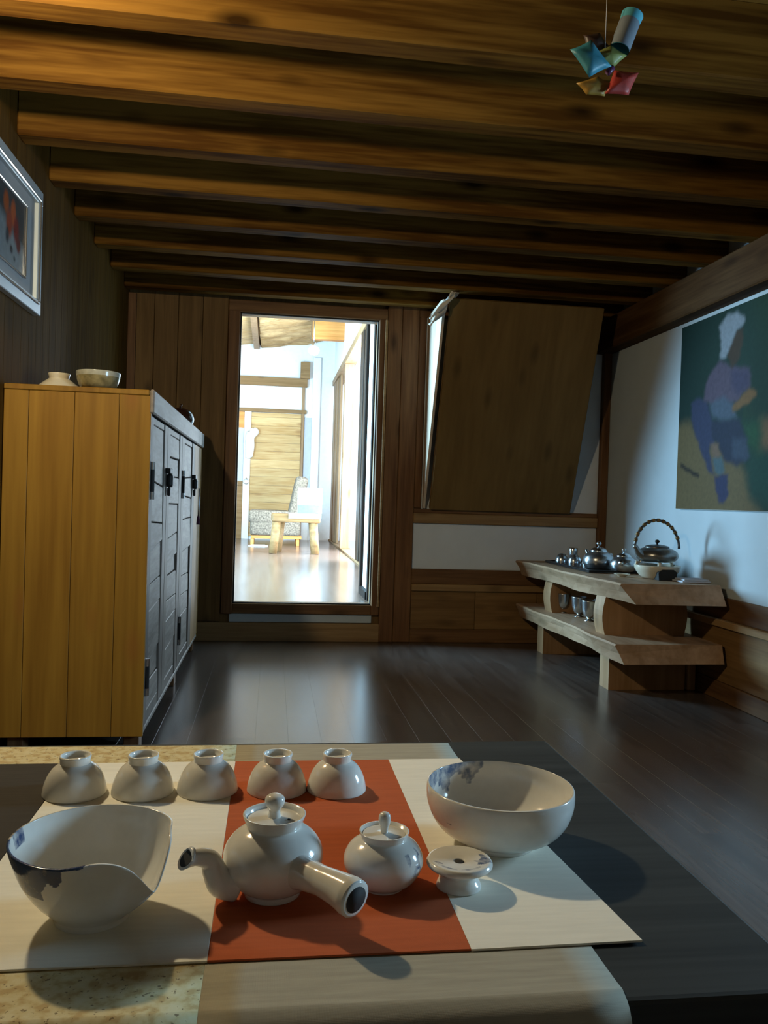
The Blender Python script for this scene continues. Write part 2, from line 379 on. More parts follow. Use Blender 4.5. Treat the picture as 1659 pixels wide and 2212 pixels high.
# left wall: vertical boards
wall_left = struct(box('wall_left', XL-.13, XL-.012, YF-.1, YB+.1, 0, ZC, M_DARK, bev=0), 'wall of narrow vertical brown boards')
lp = None; y = YF; bw = .104
while y < YB-.02:
    y1 = min(y+bw, YB)
    if lp is None or y1-y < bw-1e-6: q = kid(box('plank', XL-.012, XL, y+.0004, y1-.0004, 0, ZC, M_LWALL, None, bev=.0015), wall_left); lp = lp or q
    else:
        c = lp.copy(); COL.objects.link(c); c.location = Vector((XL-.006, (y+y1)/2, ZC/2))-wall_left.location
    y += bw
# unseen front wall (behind the camera), made white to bounce fill light
wall_front = struct(box('wall_front', XL-.1, XR+.1, YF-.12, YF, 0, ZC, M_FWALL, bev=0), 'unseen plaster wall behind the viewer, made white to bounce light')

# right wall with window opening, purlin, dado
WY0, WY1, WZ0, WZ1 = 1.07, 1.47, 1.04, 1.62
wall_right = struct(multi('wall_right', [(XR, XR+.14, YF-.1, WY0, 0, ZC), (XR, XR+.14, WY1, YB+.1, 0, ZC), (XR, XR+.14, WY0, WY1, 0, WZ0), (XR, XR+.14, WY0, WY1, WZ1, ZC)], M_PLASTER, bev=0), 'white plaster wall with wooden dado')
box('purlin', XR-.11, XR+.02, YF, YB, 2.205, ZB, M_PURLIN, wall_right, bev=.008)
box('rail', XR-.018, XR+.01, YF, YB-.05, .445, .565, M_POSTY, wall_right, bev=.003)
box('rail', XR-.050, XR+.01, YF, YB-.05, .405, .445, M_RAILY, wall_right, bev=.004)
yy = YF
while yy < YB-.06:
    y1 = min(yy+.92, YB-.05)
    box('panel', XR-.026, XR+.01, yy+.0015, y1-.0015, .10, .405, M_DADOY, wall_right, bev=.003); yy += .92
box('rail', XR-.036, XR+.01, YF, YB-.05, 0.0, .10, M_POSTY, wall_right, bev=.003)
window_1 = struct(bpy.data.objects.new('window_1', None), 'small window in the right wall near the table'); link(window_1)
for b_ in [(XR-.012, XR+.14, WY0-.04, WY0+.005, WZ0-.04, WZ1+.04), (XR-.012, XR+.14, WY1-.005, WY1+.04, WZ0-.04, WZ1+.04), (XR-.012, XR+.14, WY0-.04, WY1+.04, WZ0-.04, WZ0+.005), (XR-.012, XR+.14, WY0-.04, WY1+.04, WZ1-.005, WZ1+.04)]:
    box('frame', *b_, M_POST, window_1, bev=.003)

# back wall
DX0, DX1, DZ0, DZ1 = -.268, .733, .272, 2.357
BT = .12
wall_back = struct(multi('wall_back', [(XL-.1, DX0, YB, YB+BT, 0, ZC+.8), (DX1, XR+.14, YB, YB+BT, 0, ZC+.8), (DX0, DX1, YB, YB+BT, 0, .26), (DX0, DX1, YB, YB+BT, 2.37, ZC+.8)], M_BWALL, bev=0), 'board and plaster end wall with doorway')
xs = [XL, -.865, -.70, -.53, -.352]
for a_, b_ in zip(xs, xs[1:]):
    box('plank', a_+.0012, b_-.0012, YB-.018, YB, .14, ZC, M_BWALL, wall_back, bev=.003)
box('post', XL, XL+.055, YB-.05, YB-.019, .14, ZB, M_POST, wall_back, bev=.003)
box('rail', XL, .80, YB-.030, YB, 0, .133, M_RAILX, wall_back, bev=.004)
# trim around the right half
box('post', .795, .90, YB-.035, YB, 0, ZC, M_POST, wall_back, bev=.006)
box('post', .902, 1.030, YB-.028, YB, 0, ZC, M_POST, wall_back, bev=.006)
box('post', 1.032, 1.085, YB-.02, YB, .995, ZB, M_POST, wall_back, bev=.004)
box('post', XR-.058, XR, YB-.06, YB, .0, ZB, M_POST, wall_back, bev=.006)
box('rail', 1.03, XR-.058, YB-.024, YB, 2.40, ZC, M_POSTX, wall_back, bev=.004)
box('plaster_panel', 1.085, XR-.058, YB-.008, YB, .99, 2.40, M_PANEL, wall_back, bev=.003)
box('rail', 1.03, XR-.058, YB-.034, YB, .885, .96, M_RAILX, wall_back, bev=.005)
box('rail', 1.03, XR-.058, YB-.026, YB, .96, .992, M_POSTX, wall_back, bev=.004)
box('plaster_panel', 1.03, XR-.058, YB-.008, YB, .545, .885, M_PANEL, wall_back, bev=.003)
box('rail', 1.03, XR-.058, YB-.026, YB, .435, .545, M_POSTX, wall_back, bev=.004)
box('rail', 1.03, XR-.058, YB-.040, YB, .385, .435, M_RAILX, wall_back, bev=.005)
for a_, b_ in ((1.03, 1.52), (1.52, 2.0), (2.0, XR-.058)):
    box('panel', a_+.001, b_-.001, YB-.016, YB, .10, .385, M_DADOX, wall_back, bev=.003)
box('rail', 1.03, XR-.058, YB-.026, YB, 0, .10, M_POSTX, wall_back, bev=.004)
# door frame
door_1 = struct(bpy.data.objects.new('door_1', None), 'open doorway to the bright hall with brown frame'); link(door_1)
box('jamb', -.350, DX0, YB-.032, YB+BT+.01, .196, 2.44, M_POST, door_1, bev=.005)
box('jamb', DX1, .793, YB-.032, YB+BT+.01, .196, 2.44, M_POST, door_1, bev=.005)
box('head', -.350, .793, YB-.034, YB+BT+.01, DZ1, 2.44, M_POSTX, door_1, bev=.005)
box('sill', DX0, DX1, YB-.030, YB+BT+.01, .200, DZ0, M_POSTX, door_1, bev=.004)
box('white_strip', -.290, .742, YB-.010, YB+.001, .137, .197, M_PLASTER, door_1, bev=.003)
for b_ in [(DX0, DX0+.010, YB-.012, YB+.01, DZ0, DZ1), (DX1-.010, DX1, YB-.012, YB+.01, DZ0, DZ1), (DX0, DX1, YB-.012, YB+.01, DZ1-.010, DZ1), (DX0, DX1, YB-.012, YB+.01, DZ0, DZ0+.009)]:
    box('inner_bead', *b_, M_BLACK, door_1, bev=.002)
box('edge_strip', .776, .794, YB-.046, YB-.032, .26, 2.36, M_RAILX, door_1, bev=.003)

# ================================================================== TEA TABLE
TZ = .70
table = thing('tea_table', 'low table with a charcoal top holding the tea set', 'table', (-.15, .85, 0))
box('tabletop', -.75, .565, -.305, .315, TZ-.045, TZ-.0025, M_TOP, table, bev=.004, seg=2)
for sx in (-.68, .50):
    for sy in (-.25, .26): box('leg', sx-.03, sx+.03, sy-.03, sy+.03, 0, TZ-.045, M_TLEG, table, bev=.004)
for b_ in [(-.65, .47, -.262, -.240, TZ-.12, TZ-.045), (-.65, .47, .25, .272, TZ-.12, TZ-.045)]: box('apron', *b_, M_TLEG, table, bev=.003)

def sheet(name, x0, x1, path, th, mat, parent, nx=10, wob=.0):
    """cloth strip: path = (y, z) polyline swept along x, with thickness th upward"""
    P = curve_pts([(0, p[0], p[1]) for p in path], 4)
    vs, fs = [], []
    m = len(P)
    nrm = []
    for i in range(m):
        d = (P[min(i+1, m-1)]-P[max(i-1, 0)]).normalized(); nrm.append(Vector((0, -d.z, d.y)))
    for lay in (0, 1):
        for i in range(m):
            for k in range(nx+1):
                xx = lerp(x0, x1, k/nx); q = P[i]+nrm[i]*th*lay
                vs.append((xx, q.y, q.z))
    W_ = nx+1; o_ = m*W_
    for i in range(m-1):
        for k in range(nx):
            a = i*W_+k; fs.append((a, a+W_, a+W_+1, a+1)); b2 = a+o_; fs.append((b2, b2+1, b2+W_+1, b2+W_))
    for i in range(m-1):
        for k, s in ((0, 1), (nx, -1)):
            a = i*W_+k; f_ = (a, a+o_, a+W_+o_, a+W_); fs.append(f_ if s > 0 else f_[::-1])
    for i in (0, m-1):
        for k in range(nx):
            a = i*W_+k; fs.append((a, a+1, a+1+o_, a+o_))
    o = mesh_obj(name, vs, fs, mat, parent)
    bm = bmesh.new(); bm.from_mesh(o.data); bmesh.ops.recalc_face_normals(bm, faces=bm.faces); bm.to_mesh(o.data); bm.free()
    o.data.polygons.foreach_set('use_smooth', [abs(p.normal.x) < .5 for p in o.data.polygons])
    return o
# runner laid front to back, hanging over both edges (world coords: table centre y = .85)
tr = thing('table_runner', 'speckled yellow and beige linen runner hanging over the table edges', 'runner', (0, .85, TZ-.0025))
path = [(-.318, -.20), (-.3165, -.06), (-.313, -.016), (-.298, .0003), (-.26, .0003), (0, .0003), (.26, .0003), (.301, .0003), (.3165, -.014), (.3185, -.06), (.3195, -.14)]
sheet('speckled_section', -.62, -.0401, path, .0012, M_SPECK, tr)
sheet('linen_section', -.040, .262, path, .0012, M_LINEN, tr)
# cross runner
cr = thing('patchwork_runner', 'white linen runner with an orange band and charcoal end laid across the table', 'runner', (0, .845, TZ-.0008))
def flat_sheet(name, x0, x1, y0, y1, mat, parent, z0=0.0, th=.0018, sag=True):
    bm = bmesh.new(); add_box(bm, x0, x1, y0, y1, z0, z0+th, .0005); return bm_obj(name, bm, mat, parent)
flat_sheet('charcoal_section', -.62, -.2435, -.232, .230, M_CHAR, cr)
flat_sheet('white_section', -.243, -.0385, -.232, .230, M_WHITE, cr)
flat_sheet('orange_section', -.0385, .164, -.232, .230, M_ORANGE, cr)
bm = bmesh.new()
vv = [bm.verts.new(p) for p in [(.164, -.232, 0), (.306, -.230, 0), (.262, .230, 0), (.164, .230, 0)]]; f_ = bm.faces.new(vv)
g = bmesh.ops.extrude_face_region(bm, geom=[f_]); bmesh.ops.translate(bm, verts=[v for v in g['geom'] if isinstance(v, bmesh.types.BMVert)], vec=(0, 0, .0018))
bm_obj('white_section', bm, M_WHITE, cr)
CZ = TZ-.0008+.0018   # top of the cross runner

# ------------------------------------------------------------------ five upturned cups
def cup(x, y, label):
    t = thing('tea_cup', label, 'cup', (x, y, CZ), random.uniform(0, 6), 'upturned porcelain tea cups in a row')
    prof = fine([(.0335, 0), (.0352, .0006), (.0350, .004), (.0335, .012), (.0298, .0215), (.0245, .0292), (.0190, .0335), (.0172, .0350)], 3)
    inner = [(.0335, 0), (.0322, .006), (.028, .020), (.020, .028), (0, .031)]
    lathe('bowl', inner[::-1]+prof[1:]+[(.0, .0352)], M_PORC, t, paint=lambda c: 0)
    fr = [(.0168, .0345), (.0166, .0385), (.0176, .0425), (.0172, .0440), (.0158, .0440), (.0150, .0425), (.0140, .0375), (0, .0370)]
    lathe('foot_ring', fr, M_PORC, t, paint=lambda c: 0)
    return t
cup(-.2165, .969, 'grey-white upturned tea cup at the charcoal end of the runner')
cup(-.1405, .969, 'grey-white upturned tea cup, second from the charcoal end')
cup(-.0665, .970, 'grey-white upturned tea cup, third in the row, touching the orange band')
cup(.0145, .968, 'grey-white upturned tea cup standing on the orange band behind the teapot lid')
cup(.0855, .966, 'grey-white upturned tea cup at the right end of the row')

# ------------------------------------------------------------------ pouring bowl
pb = thing('pouring_bowl', 'grey-white pouring bowl with a notched lip and dark blue brushwork', 'bowl', (-.137, .688, CZ))
TH0 = R(-36)
def pour(v, H=.0665):
    a = math.atan2(v.y, v.x); r_ = math.hypot(v.x, v.y); t = max(0.0, min(1.0, v.z/H))
    d = (a-TH0+math.pi) % (2*math.pi)-math.pi
    g_ = math.exp(-(abs(d)/.26)**1.6); sh = math.exp(-((abs(d)-.72)/.30)**2)
    k = t**2
    rr = r_*(1+k*(.02*g_-.075*sh)); z = v.z-t**1.6*.030*g_+k*.0015*sh
    return (rr*math.cos(a), rr*math.sin(a), z)
po = fine([(.030, 0), (.0305, .004), (.0335, .008), (.0450, .020), (.0555, .036), (.0620, .052), (.0655, .0635), (.0660, .0665)], 9)
pi_ = fine([(.0640, .0668), (.0625, .0600), (.0585, .046), (.0500, .028), (.036, .013), (.018, .0085), (0, .0075)], 8)
def prof_r(prof, z):
    for p, q in zip(prof, prof[1:]):
        lo, hi = (p, q) if p[1] <= q[1] else (q, p)
        if lo[1] <= z <= hi[1] and hi[1] > lo[1]: return lerp(lo[0], hi[0], (z-lo[1])/(hi[1]-lo[1]))
    return 0
def pour_paint(c):
    a = math.degrees(math.atan2(c.y, c.x)); r_ = math.hypot(c.x, c.y)
    d1 = (a+128+180) % 360-180
    d2 = (a-172+180) % 360-180
    if abs(d2) < 9 and c.z > .054: return .75
    if r_ < prof_r(pi_, min(c.z, .0660))+.0012 and c.z < .0655: return 0
    if abs(d1) > 46: return 0
    edge = .0665-.036*(1-(abs(d1+6)/52)**1.6)*(1 if d1 < 10 else .62)+.003*math.sin(a*.5)
    return .95 if c.z > edge else 0
lathe('body', [(0, .003), (.026, .003), (.028, 0)]+po+pi_, M_PORC, pb, n=180, deform=pour, paint=pour_paint)

# ------------------------------------------------------------------ side-handled teapot
tp = thing('teapot', 'small grey-white teapot with a hollow side handle and curved spout', 'teapot', (.0095, .716, CZ))
body = fine([(.0245, 0), (.0250, .003), (.0255, .0055), (.0330, .0105), (.0405, .0205), (.0435, .0310), (.0425, .0405), (.0370, .0495), (.0290, .0560), (.0235, .0590), (.0245, .0620), (.0270, .0680), (.0275, .0700)], 4)
lathe('body', [(0, .001), (.0235, .001)]+body+[(.0262, .0702), (.0245, .0670), (.0235, .0620), (.0, .0600)], M_PORC, tp, n=64, paint=lambda c: 0)
lid = lathe('lid', fine([(0, .0625), (.0225, .0628), (.0238, .0650), (.0225, .0662), (.0150, .0668), (.0070, .0672), (.0035, .0678), (0, .0680)], 3), M_PORC, tp, paint=lambda c: 0)
lathe('knob', fine([(.0062, .0665), (.0052, .0700), (.0050, .0735), (.0072, .0765), (.0088, .0800), (.0082, .0840), (.0050, .0866), (0, .0875)], 3), M_PORC, lid, n=24, paint=lambda c: 0)
lathe('steam_hole', [(0, .0676), (.0013, .0676), (.0013, .0669)], M_HOLE, lid, (.0125, -.0075, 0), n=10)
sp = curve_pts([(-.0330, -.012, .0150), (-.0430, -.0165, .0190), (-.0490, -.0195, .0290), (-.0525, -.0215, .0385), (-.0580, -.0250, .0435), (-.0650, -.0295, .0462), (-.0715, -.0335, .0470)], 5)
vs, fs = tube_data(sp, radii_of(sp, [.0150, .0135, .0105, .0088, .0078, .0070, .0076]), 20, True)
e_ = sp[-1]; dd = Vector((-.62, -.50, .60)).normalized(); d0 = (sp[-1]-sp[-2]).normalized()
for k_ in range(20):       # cut the mouth obliquely and flare it a little
    q_ = vs[k_-20]-e_; vs[k_-20] = e_+(q_-d0*(q_.dot(dd)/d0.dot(dd)))*1.12
spo = mesh_obj('spout', vs, fs, M_PORC, tp, smooth=True); set_paint(spo, lambda c: 0)
ring_ = [e_+(v-e_)*.74+dd*.0004 for v in vs[-20:]]
mesh_obj('spout_opening', ring_+[p_-dd*.002 for p_ in ring_], [tuple(range(20)), tuple(range(39, 19, -1))]+[(k_, (k_+1) % 20, 20+(k_+1) % 20, 20+k_) for k_ in range(20)], M_HOLE, spo)
hd = curve_pts([(.0180, -.0250, .0310), (.0260, -.0375, .0330), (.0390, -.0540, .0345), (.0520, -.0705, .0350), (.0600, -.0810, .0345), (.0635, -.0855, .0340)], 6)
vs, fs = tube_data(hd, radii_of(hd, [.0165, .0132, .0118, .0134, .0152, .0148]), 24, True)
hdo = mesh_obj('handle', vs, fs, M_PORC, tp, smooth=True); set_paint(hdo, lambda c: 0)
e_ = hd[-1]; dd = (hd[-1]-hd[-3]).normalized()
tube('handle_rim', [e_-dd*.002, e_+dd*.0002, e_+dd*.0012], [.0148, .0146, .0126], M_PORC, hdo, n=24)
tube('handle_hollow', [e_, e_+dd*.0017], .0104, M_HOLE, hdo, n=24)

# ------------------------------------------------------------------ lidded jar
jr = thing('lidded_jar', 'small round lidded jar with a faint blue flower', 'jar', (.1085, .722, CZ))
jb = fine([(.0190, 0), (.0200, .002), (.0285, .0080), (.0350, .0185), (.0358, .0270), (.0315, .0360), (.0245, .0415), (.0205, .0435), (.0210, .0455), (.0222, .0490), (.0226, .0500)], 4)
def jar_paint(c):
    a = math.degrees(math.atan2(c.y, c.x)); d = (a+42) ; z = c.z-.029
    q = math.hypot(d/14.0, z/.007)
    v = 0
    for px_, pz, s in ((-14, .005, 6), (2, .001, 8), (10, -.006, 5), (-6, -.008, 5), (14, .007, 5), (30, -.002, 9)):
        if math.hypot(d-px_, (z-pz)*1200) < s: v = .62
    return v
lathe('body', [(0, .001), (.018, .001)]+jb+[(.0213, .0501), (.0200, .0470), (0, .0450)], M_PORC, jr, n=96, paint=jar_paint)
jl = lathe('lid', fine([(0, .0455), (.0180, .0457), (.0192, .0472), (.0180, .0478), (.010, .0476), (.0045, .0480), (0, .0484)], 3), M_PORC, jr, paint=lambda c: 0)
lathe('knob', fine([(.0034, .0475), (.0036, .0520), (.0052, .0570), (.0056, .0610), (.0048, .0645), (.0025, .0665), (0, .0670)], 3), M_PORC, jl, n=20, paint=lambda c: 0)

# ------------------------------------------------------------------ lid rest
lr = thing('lid_rest', 'small spool-shaped porcelain lid rest with a hole and blue bamboo sprig', 'lid rest', (.1775, .716, CZ))
def rest_paint(c):
    if c.z < .0215: return 0
    a = math.degrees(math.atan2(c.y, c.x)); r_ = math.hypot(c.x, c.y)
    if -165 < a < -45 and abs(r_-.0230) < .0012: return .62
    v = 0
    for (px_, py_, ang_, ln, wd_) in ((.020, -.004, 60, .009, .0028), (.023, .001, 110, .008, .0028), (.021, -.010, 20, .008, .0026), (.018, -.007, 150, .007, .0026), (.025, -.006, 80, .006, .003), (-.021, -.007, 140, .005, .0016)):
        q = R(ang_); u = (c.x-px_)*math.cos(q)+(c.y-py_)*math.sin(q); w_ = -(c.x-px_)*math.sin(q)+(c.y-py_)*math.cos(q)
        if math.hypot(u/ln, w_/wd_) < 1: v = .72
    return v
rp_ = [(0, .0012), (.0175, .0012), (.0195, 0)]+fine([(.0205, .0005), (.0195, .004), (.0165, .0085), (.0165, .0125), (.0240, .0165), (.0295, .0200), (.0300, .0225), (.0285, .0248)], 4)
rp_ += [(.0270-.00073*i, .0252-.0000007*i**2.4) for i in range(30)]+[(.0052, .0228), (.0048, .0200), (0, .0195)]
lathe('body', rp_, M_PORC, lr, n=96, paint=rest_paint)
lathe('hole', [(0, .0222), (.0046, .0222), (.0046, .0205)], M_HOLE, lr, n=16)

# ------------------------------------------------------------------ large bowl
lb = thing('serving_bowl', 'large wide grey-white bowl with blue brushwork inside its rim', 'bowl', (.240, .806, CZ))
bo = fine([(.036, 0), (.0375, .003), (.0380, .0055), (.0470, .0090), (.0600, .0170), (.0695, .0290), (.0745, .0430), (.0755, .0545), (.0748, .0600)], 4)
bi = fine([(.0730, .0606), (.0722, .0560), (.0715, .0430), (.0655, .0300), (.0550, .0190), (.038, .0115), (.018, .0090), (0, .0085)], 5)
def bowl_paint(c):
    a = math.degrees(math.atan2(c.y, c.x)) % 360; r_ = math.hypot(c.x, c.y)
    if c.z < .03 or not (r_ < .0733): return 0
    if r_ > .0725 and c.z > .0608: return 0
    low = .036+.008*math.sin(a*.23)+.00012*abs(a-165)
    if 88 < a < 222 and c.z > low and r_ < .0732: return .72
    return 0
lathe('body', [(0, .002), (.034, .002)]+bo+bi, M_PORCB, lb, n=96, paint=bowl_paint)

# ================================================================== CABINET
CX0, CX1, CY0, CY1, CB, CT = XL+.003, -.485, 3.30, 5.62, .08, 1.452
cab = thing('locker_cabinet', 'tall pine cabinet with weathered grey doors along the left wall', 'cabinet', (CX0, CY0, 0))
def lc(x0, x1, y0, y1, z0, z1): return (x0-CX0, x1-CX0, y0-CY0, y1-CY0, z0, z1)
box('body', *lc(CX0+.012, CX1-.03, CY0+.016, CY1-.016, CB, CT-.022), M_DARK, cab, bev=.002)
bx = [CX0, -.945, -.775, -.607, CX1+.0005]
for a_, b_ in zip(bx, bx[1:]):
    box('side_board', *lc(a_+.0008, b_-.0008, CY0, CY0+.018, CB, CT-.022), M_CAB, cab, bev=.002)
    box('side_board', *lc(a_+.0008, b_-.0008, CY1-.018, CY1, CB, CT-.022), M_CAB, cab, bev=.002)
box('top', *lc(CX0, CX1-.008, CY0-.004, CY1+.004, CT-.022, CT), M_CAB, cab, bev=.003)
box('top_rail', *lc(CX1-.006, CX1+.012, CY0-.005, CY1, CT-.092, CT+.002), M_GREY, cab, bev=.006)
box('bottom_rail', *lc(CX1-.032, CX1-.004, CY0+.019, CY1-.019, CB, CB+.022), M_GREY, cab, bev=.004)
box('corner_stile', *lc(CX1-.032, CX1, CY0+.019, CY0+.023, CB+.023, CT-.093), M_GREYZ, cab, bev=.004)
box('end_panel', *lc(CX1-.032, CX1-.003, 5.165, CY1-.019, CB+.022, CT-.094), M_BENCHX, cab, bev=.004)
for ly in (CY0+.08, 4.55, CY1-.08):
    for lx in (CX0+.06, CX1-.05): box('foot', *lc(lx-.03, lx+.03, ly-.04, ly+.04, 0, CB), M_POST, cab, bev=.003)
def cab_door(y0, y1, sl, sr, hinge_y, lock_y, seed):
    rnd = random.Random(seed); z0, z1 = CB+.026, CT-.096
    xb = CX1-.030-CX0; xf = CX1-.002-CX0
    bm = bmesh.new(); Y0, Y1 = y0-CY0, y1-CY0
    add_box(bm, xb, xf, Y0, Y0+sl, z0, z1, .004); add_box(bm, xb, xf, Y1-sr, Y1, z0, z1, .004)
    add_box(bm, xb, xf-.004, Y0+sl, Y1-sr, z0, z0+.05, .003); add_box(bm, xb, xf-.004, Y0+sl, Y1-sr, z1-.03, z1, .003)
    d = bm_obj('door', bm, M_GREYZ, cab)
    z = z0+.05; top = z1-.03
    tl, trr = 0.0, 0.0
    while z < top-.02:
        h = min(rnd.uniform(.085, .20), top-z)
        if top-z-h < .06: h = top-z
        nl, nr = (rnd.uniform(-.02, .02), rnd.uniform(-.02, .02)) if z+h < top-.001 else (0, 0)
        g_ = .0022; th = rnd.uniform(.015, .024)
        a0, a1 = Y0+sl+.001, Y1-sr-.001
        lo = [z+tl+g_, z+trr+g_]; hi = [z+h+nl-g_, z+h+nr-g_]
        th2 = th+rnd.uniform(-.004, .004)
        v_ = [(xb+.004, a0, lo[0]), (xb+.004, a1, lo[1]), (xb+.004, a1, hi[1]), (xb+.004, a0, hi[0]),
              (xb+.004+th, a0, lo[0]), (xb+.004+th2, a1, lo[1]), (xb+.004+th2*.9, a1, hi[1]), (xb+.004+th*.95, a0, hi[0])]
        bm = bmesh.new(); V = [bm.verts.new(q) for q in v_]
        for f in ((0, 1, 2, 3), (4, 5, 6, 7), (0, 1, 5, 4), (1, 2, 6, 5), (2, 3, 7, 6), (3, 0, 4, 7)): bm.faces.new([V[i] for i in f])
        bmesh.ops.recalc_face_normals(bm, faces=bm.faces); bmesh.ops.bevel(bm, geom=list(bm.edges), offset=.003, segments=1, affect='EDGES')
        bm_obj('board', bm, M_GREY, d)
        tl, trr = nl, nr; z += h
    for hz in (z1-.26, z0+.20):
        vs, fs, fm = [], [], []
        for (p0, p1, mi) in ((-.075, -.045, 1), (-.045, .045, 0), (.045, .075, 1)):
            v1, f1 = tube_data([(xf+.004, hinge_y-CY0, hz+p0), (xf+.004, hinge_y-CY0, hz+p1)], .011, 12, True)
            o_ = len(vs); vs += v1; fs += [tuple(i+o_ for i in f) for f in f1]; fm += [mi]*len(f1)
        mesh_obj('hinge', vs, fs, None, d, mats=[M_BLACK, M_STEEL], fmat=fm, smooth=False)
    if lock_y:
        bm = bmesh.new(); ly = lock_y-CY0; lz = CB+1.07
        add_box(bm, xf, xf+.022, ly-.050, ly+.045, lz-.012, lz+.012, .003)
        add_box(bm, xf, xf+.030, ly-.028, ly+.028, lz-.075, lz-.012, .012, 2)
        add_box(bm, xf+.004, xf+.018, ly-.010, ly+.012, lz-.115, lz-.075, .004)
        bm_obj('latch', bm, M_BLACK, d)
    return d
cab_door(3.324, 3.842, .075, .100, 3.352, 3.842, 3)
cab_door(3.846, 4.448, .100, .110, 4.475, None, 11)
cab_door(4.452, 5.16, .115, .150, 4.475+.0, 5.06, 23)
# tassel on the second lock
ts = thing('key_tassel', 'purple tassel with a key hanging from the cabinet lock', 'tassel', (CX1+.034, 5.10, .86))
tube('cord', [(0, 0, 0.22), (.002, .004, .12), (0, 0, .05)], .004, M_BLACK, ts, n=6)
lathe('tassel_skirt', [(0, .055), (.007, .052), (.009, .04), (.012, 0), (0, .001)], plain('purple_thread', (.10, .03, .06), .9), ts, n=12)
tube('key', [(0, .012, .17), (.002, .018, .09)], .005, M_STEEL, ts, n=6)

# things on the cabinet
b1 = thing('upturned_bowl', 'ivory bowl turned upside down on the cabinet top', 'bowl', (-.885, 3.50, CT))
lathe('body', fine([(.090, 0), (.096, .001), (.092, .008), (.070, .028), (.048, .045), (.042, .050)], 3)+[(0, .050)], M_IVORY, b1, paint=lambda c: 0)
lathe('foot_ring', [(.038, .048), (.040, .060), (.044, .070), (.043, .073), (.039, .073), (.036, .062), (0, .060)], M_IVORY, b1, paint=lambda c: 0)
b2 = thing('tea_bowl', 'olive and grey glazed tea bowl upright on the cabinet top', 'bowl', (-.722, 3.46, CT))
lathe('body', fine([(.038, 0), (.040, .006), (.055, .010), (.072, .022), (.082, .045), (.0855, .062)], 3), M_RAKU, b2)
lathe('rim', fine([(.0855, .061), (.0865, .072), (.0868, .079), (.085, .081), (.082, .079), (.078, .055), (.060, .025), (0, .018)], 3), M_RAKURIM, b2)
b3 = thing('dark_dish', 'small dark brown dish beside the olive tea bowl', 'dish', (-.632, 3.52, CT))
lathe('body', fine([(0, 0), (.022, 0), (.026, .006), (.036, .016), (.038, .020), (.035, .020), (.022, .010), (0, .008)], 2), M_BROWN, b3, n=24)
b4 = thing('round_pot', 'dark round pot at the far end of the cabinet top', 'pot', (-.60, 5.28, CT))
lathe('body', fine([(0, 0), (.05, .004), (.085, .04), (.09, .075), (.07, .115), (.03, .135), (0, .138)], 3), M_BROWN, b4, n=24)
tube('knob', [(0, 0, .136), (.004, 0, .150), (.010, 0, .160)], .006, M_BROWN, b4, n=8)

# ================================================================== PICTURE ON LEFT WALL
pf = thing('framed_print', 'flower print in a silver-grey frame on the board wall', 'picture', (XL, 3.30, 2.05))
def ring(name, y0, y1, z0, z1, wdt, x0, x1, mat, parent):
    return multi(name, [(x0, x1, y0, y1, z1-wdt, z1), (x0, x1, y0, y1, z0, z0+wdt), (x0, x1, y0, y0+wdt, z0+wdt, z1-wdt), (x0, x1, y1-wdt, y1, z0+wdt, z1-wdt)], mat, parent, bev=.003)
ring('frame', -.38, .365, -.262, .262, .060, 0, .030, M_FRAME, pf)
box('mat_board', .004, .012, -.325, .310, -.208, .208, M_MAT, pf, bev=0)
ring('outer_bead', -.338, .330, -.222, .222, .010, .030, .036, M_BEAD, pf)
ring('inner_bead', -.26, .190, -.150, .148, .008, .012, .020, M_BEAD, pf)
def colour_grid(name, u, v, nu, nv, place, fn, mat, parent, gain=1.0):
    vs, fs, cols = [], [], []
    for j in range(nv+1):
        for i in range(nu+1):
            a, b = i/nu, j/nv; vs.append(place(a*u, b*v)); cols.append(fn(a*u, b*v))
    for j in range(nv):
        for i in range(nu):
            k = j*(nu+1)+i; fs.append((k, k+1, k+nu+2, k+nu+1))
    o = mesh_obj(name, vs, fs, mat, parent); at = o.data.color_attributes.new('col', 'FLOAT_COLOR', 'POINT')
    for i, c in enumerate(cols): at.data[i].color = (*[q*gain for q in c], 1)
    return o
def sdf_poly(px_, py_, poly):
    """signed distance, negative inside"""
    d = 1e9; inside = False; n = len(poly)
    for i in range(n):
        ax, ay = poly[i]; bx_, by_ = poly[(i+1) % n]
        ex, ey = bx_-ax, by_-ay; wx, wy = px_-ax, py_-ay
        t = max(0, min(1, (wx*ex+wy*ey)/(ex*ex+ey*ey+1e-12))); d = min(d, math.hypot(wx-ex*t, wy-ey*t))
        if (ay > py_) != (by_ > py_) and px_ < (bx_-ax)*(py_-ay)/(by_-ay)+ax: inside = not inside
    return -d if inside else d
def mixc(a, b, t): return tuple(lerp(p, q, t) for p, q in zip(a, b))
def print_fn(u, v):   # u from far (right in view) to near, v up
    c = (.055, .065, .07) if v > .10 else (.22, .25, .27)
    c = mixc((.22, .26, .28), (.05, .06, .065), max(0, min(1, (v-.07-.25*u)/.05)))
    for (cu, cv, ru, rv, col) in ((.155, .20, .03, .05, (.42, .10, .035)), (.115, .15, .03, .05, (.20, .03, .025)), (.20, .15, .035, .05, (.30, .06, .03)), (.085, .10, .025, .03, (.12, .02, .02)), (.24, .22, .03, .04, (.35, .09, .03)), (.17, .06, .018, .015, (.05, .06, .07)), (.13, .035, .012, .010, (.06, .08, .08)), (.22, .10, .02, .03, (.05, .06, .07))):
        q = math.hypot((u-cu)/ru, (v-cv)/rv)
        if q < 1.3: c = mixc(col, c, max(0, min(1, (q-.7)/.6)))
    return c
colour_grid('print', .43, .28, 60, 44, lambda a, b: (.0135, .182-a, -.142+b), print_fn, M_PRINT, pf)

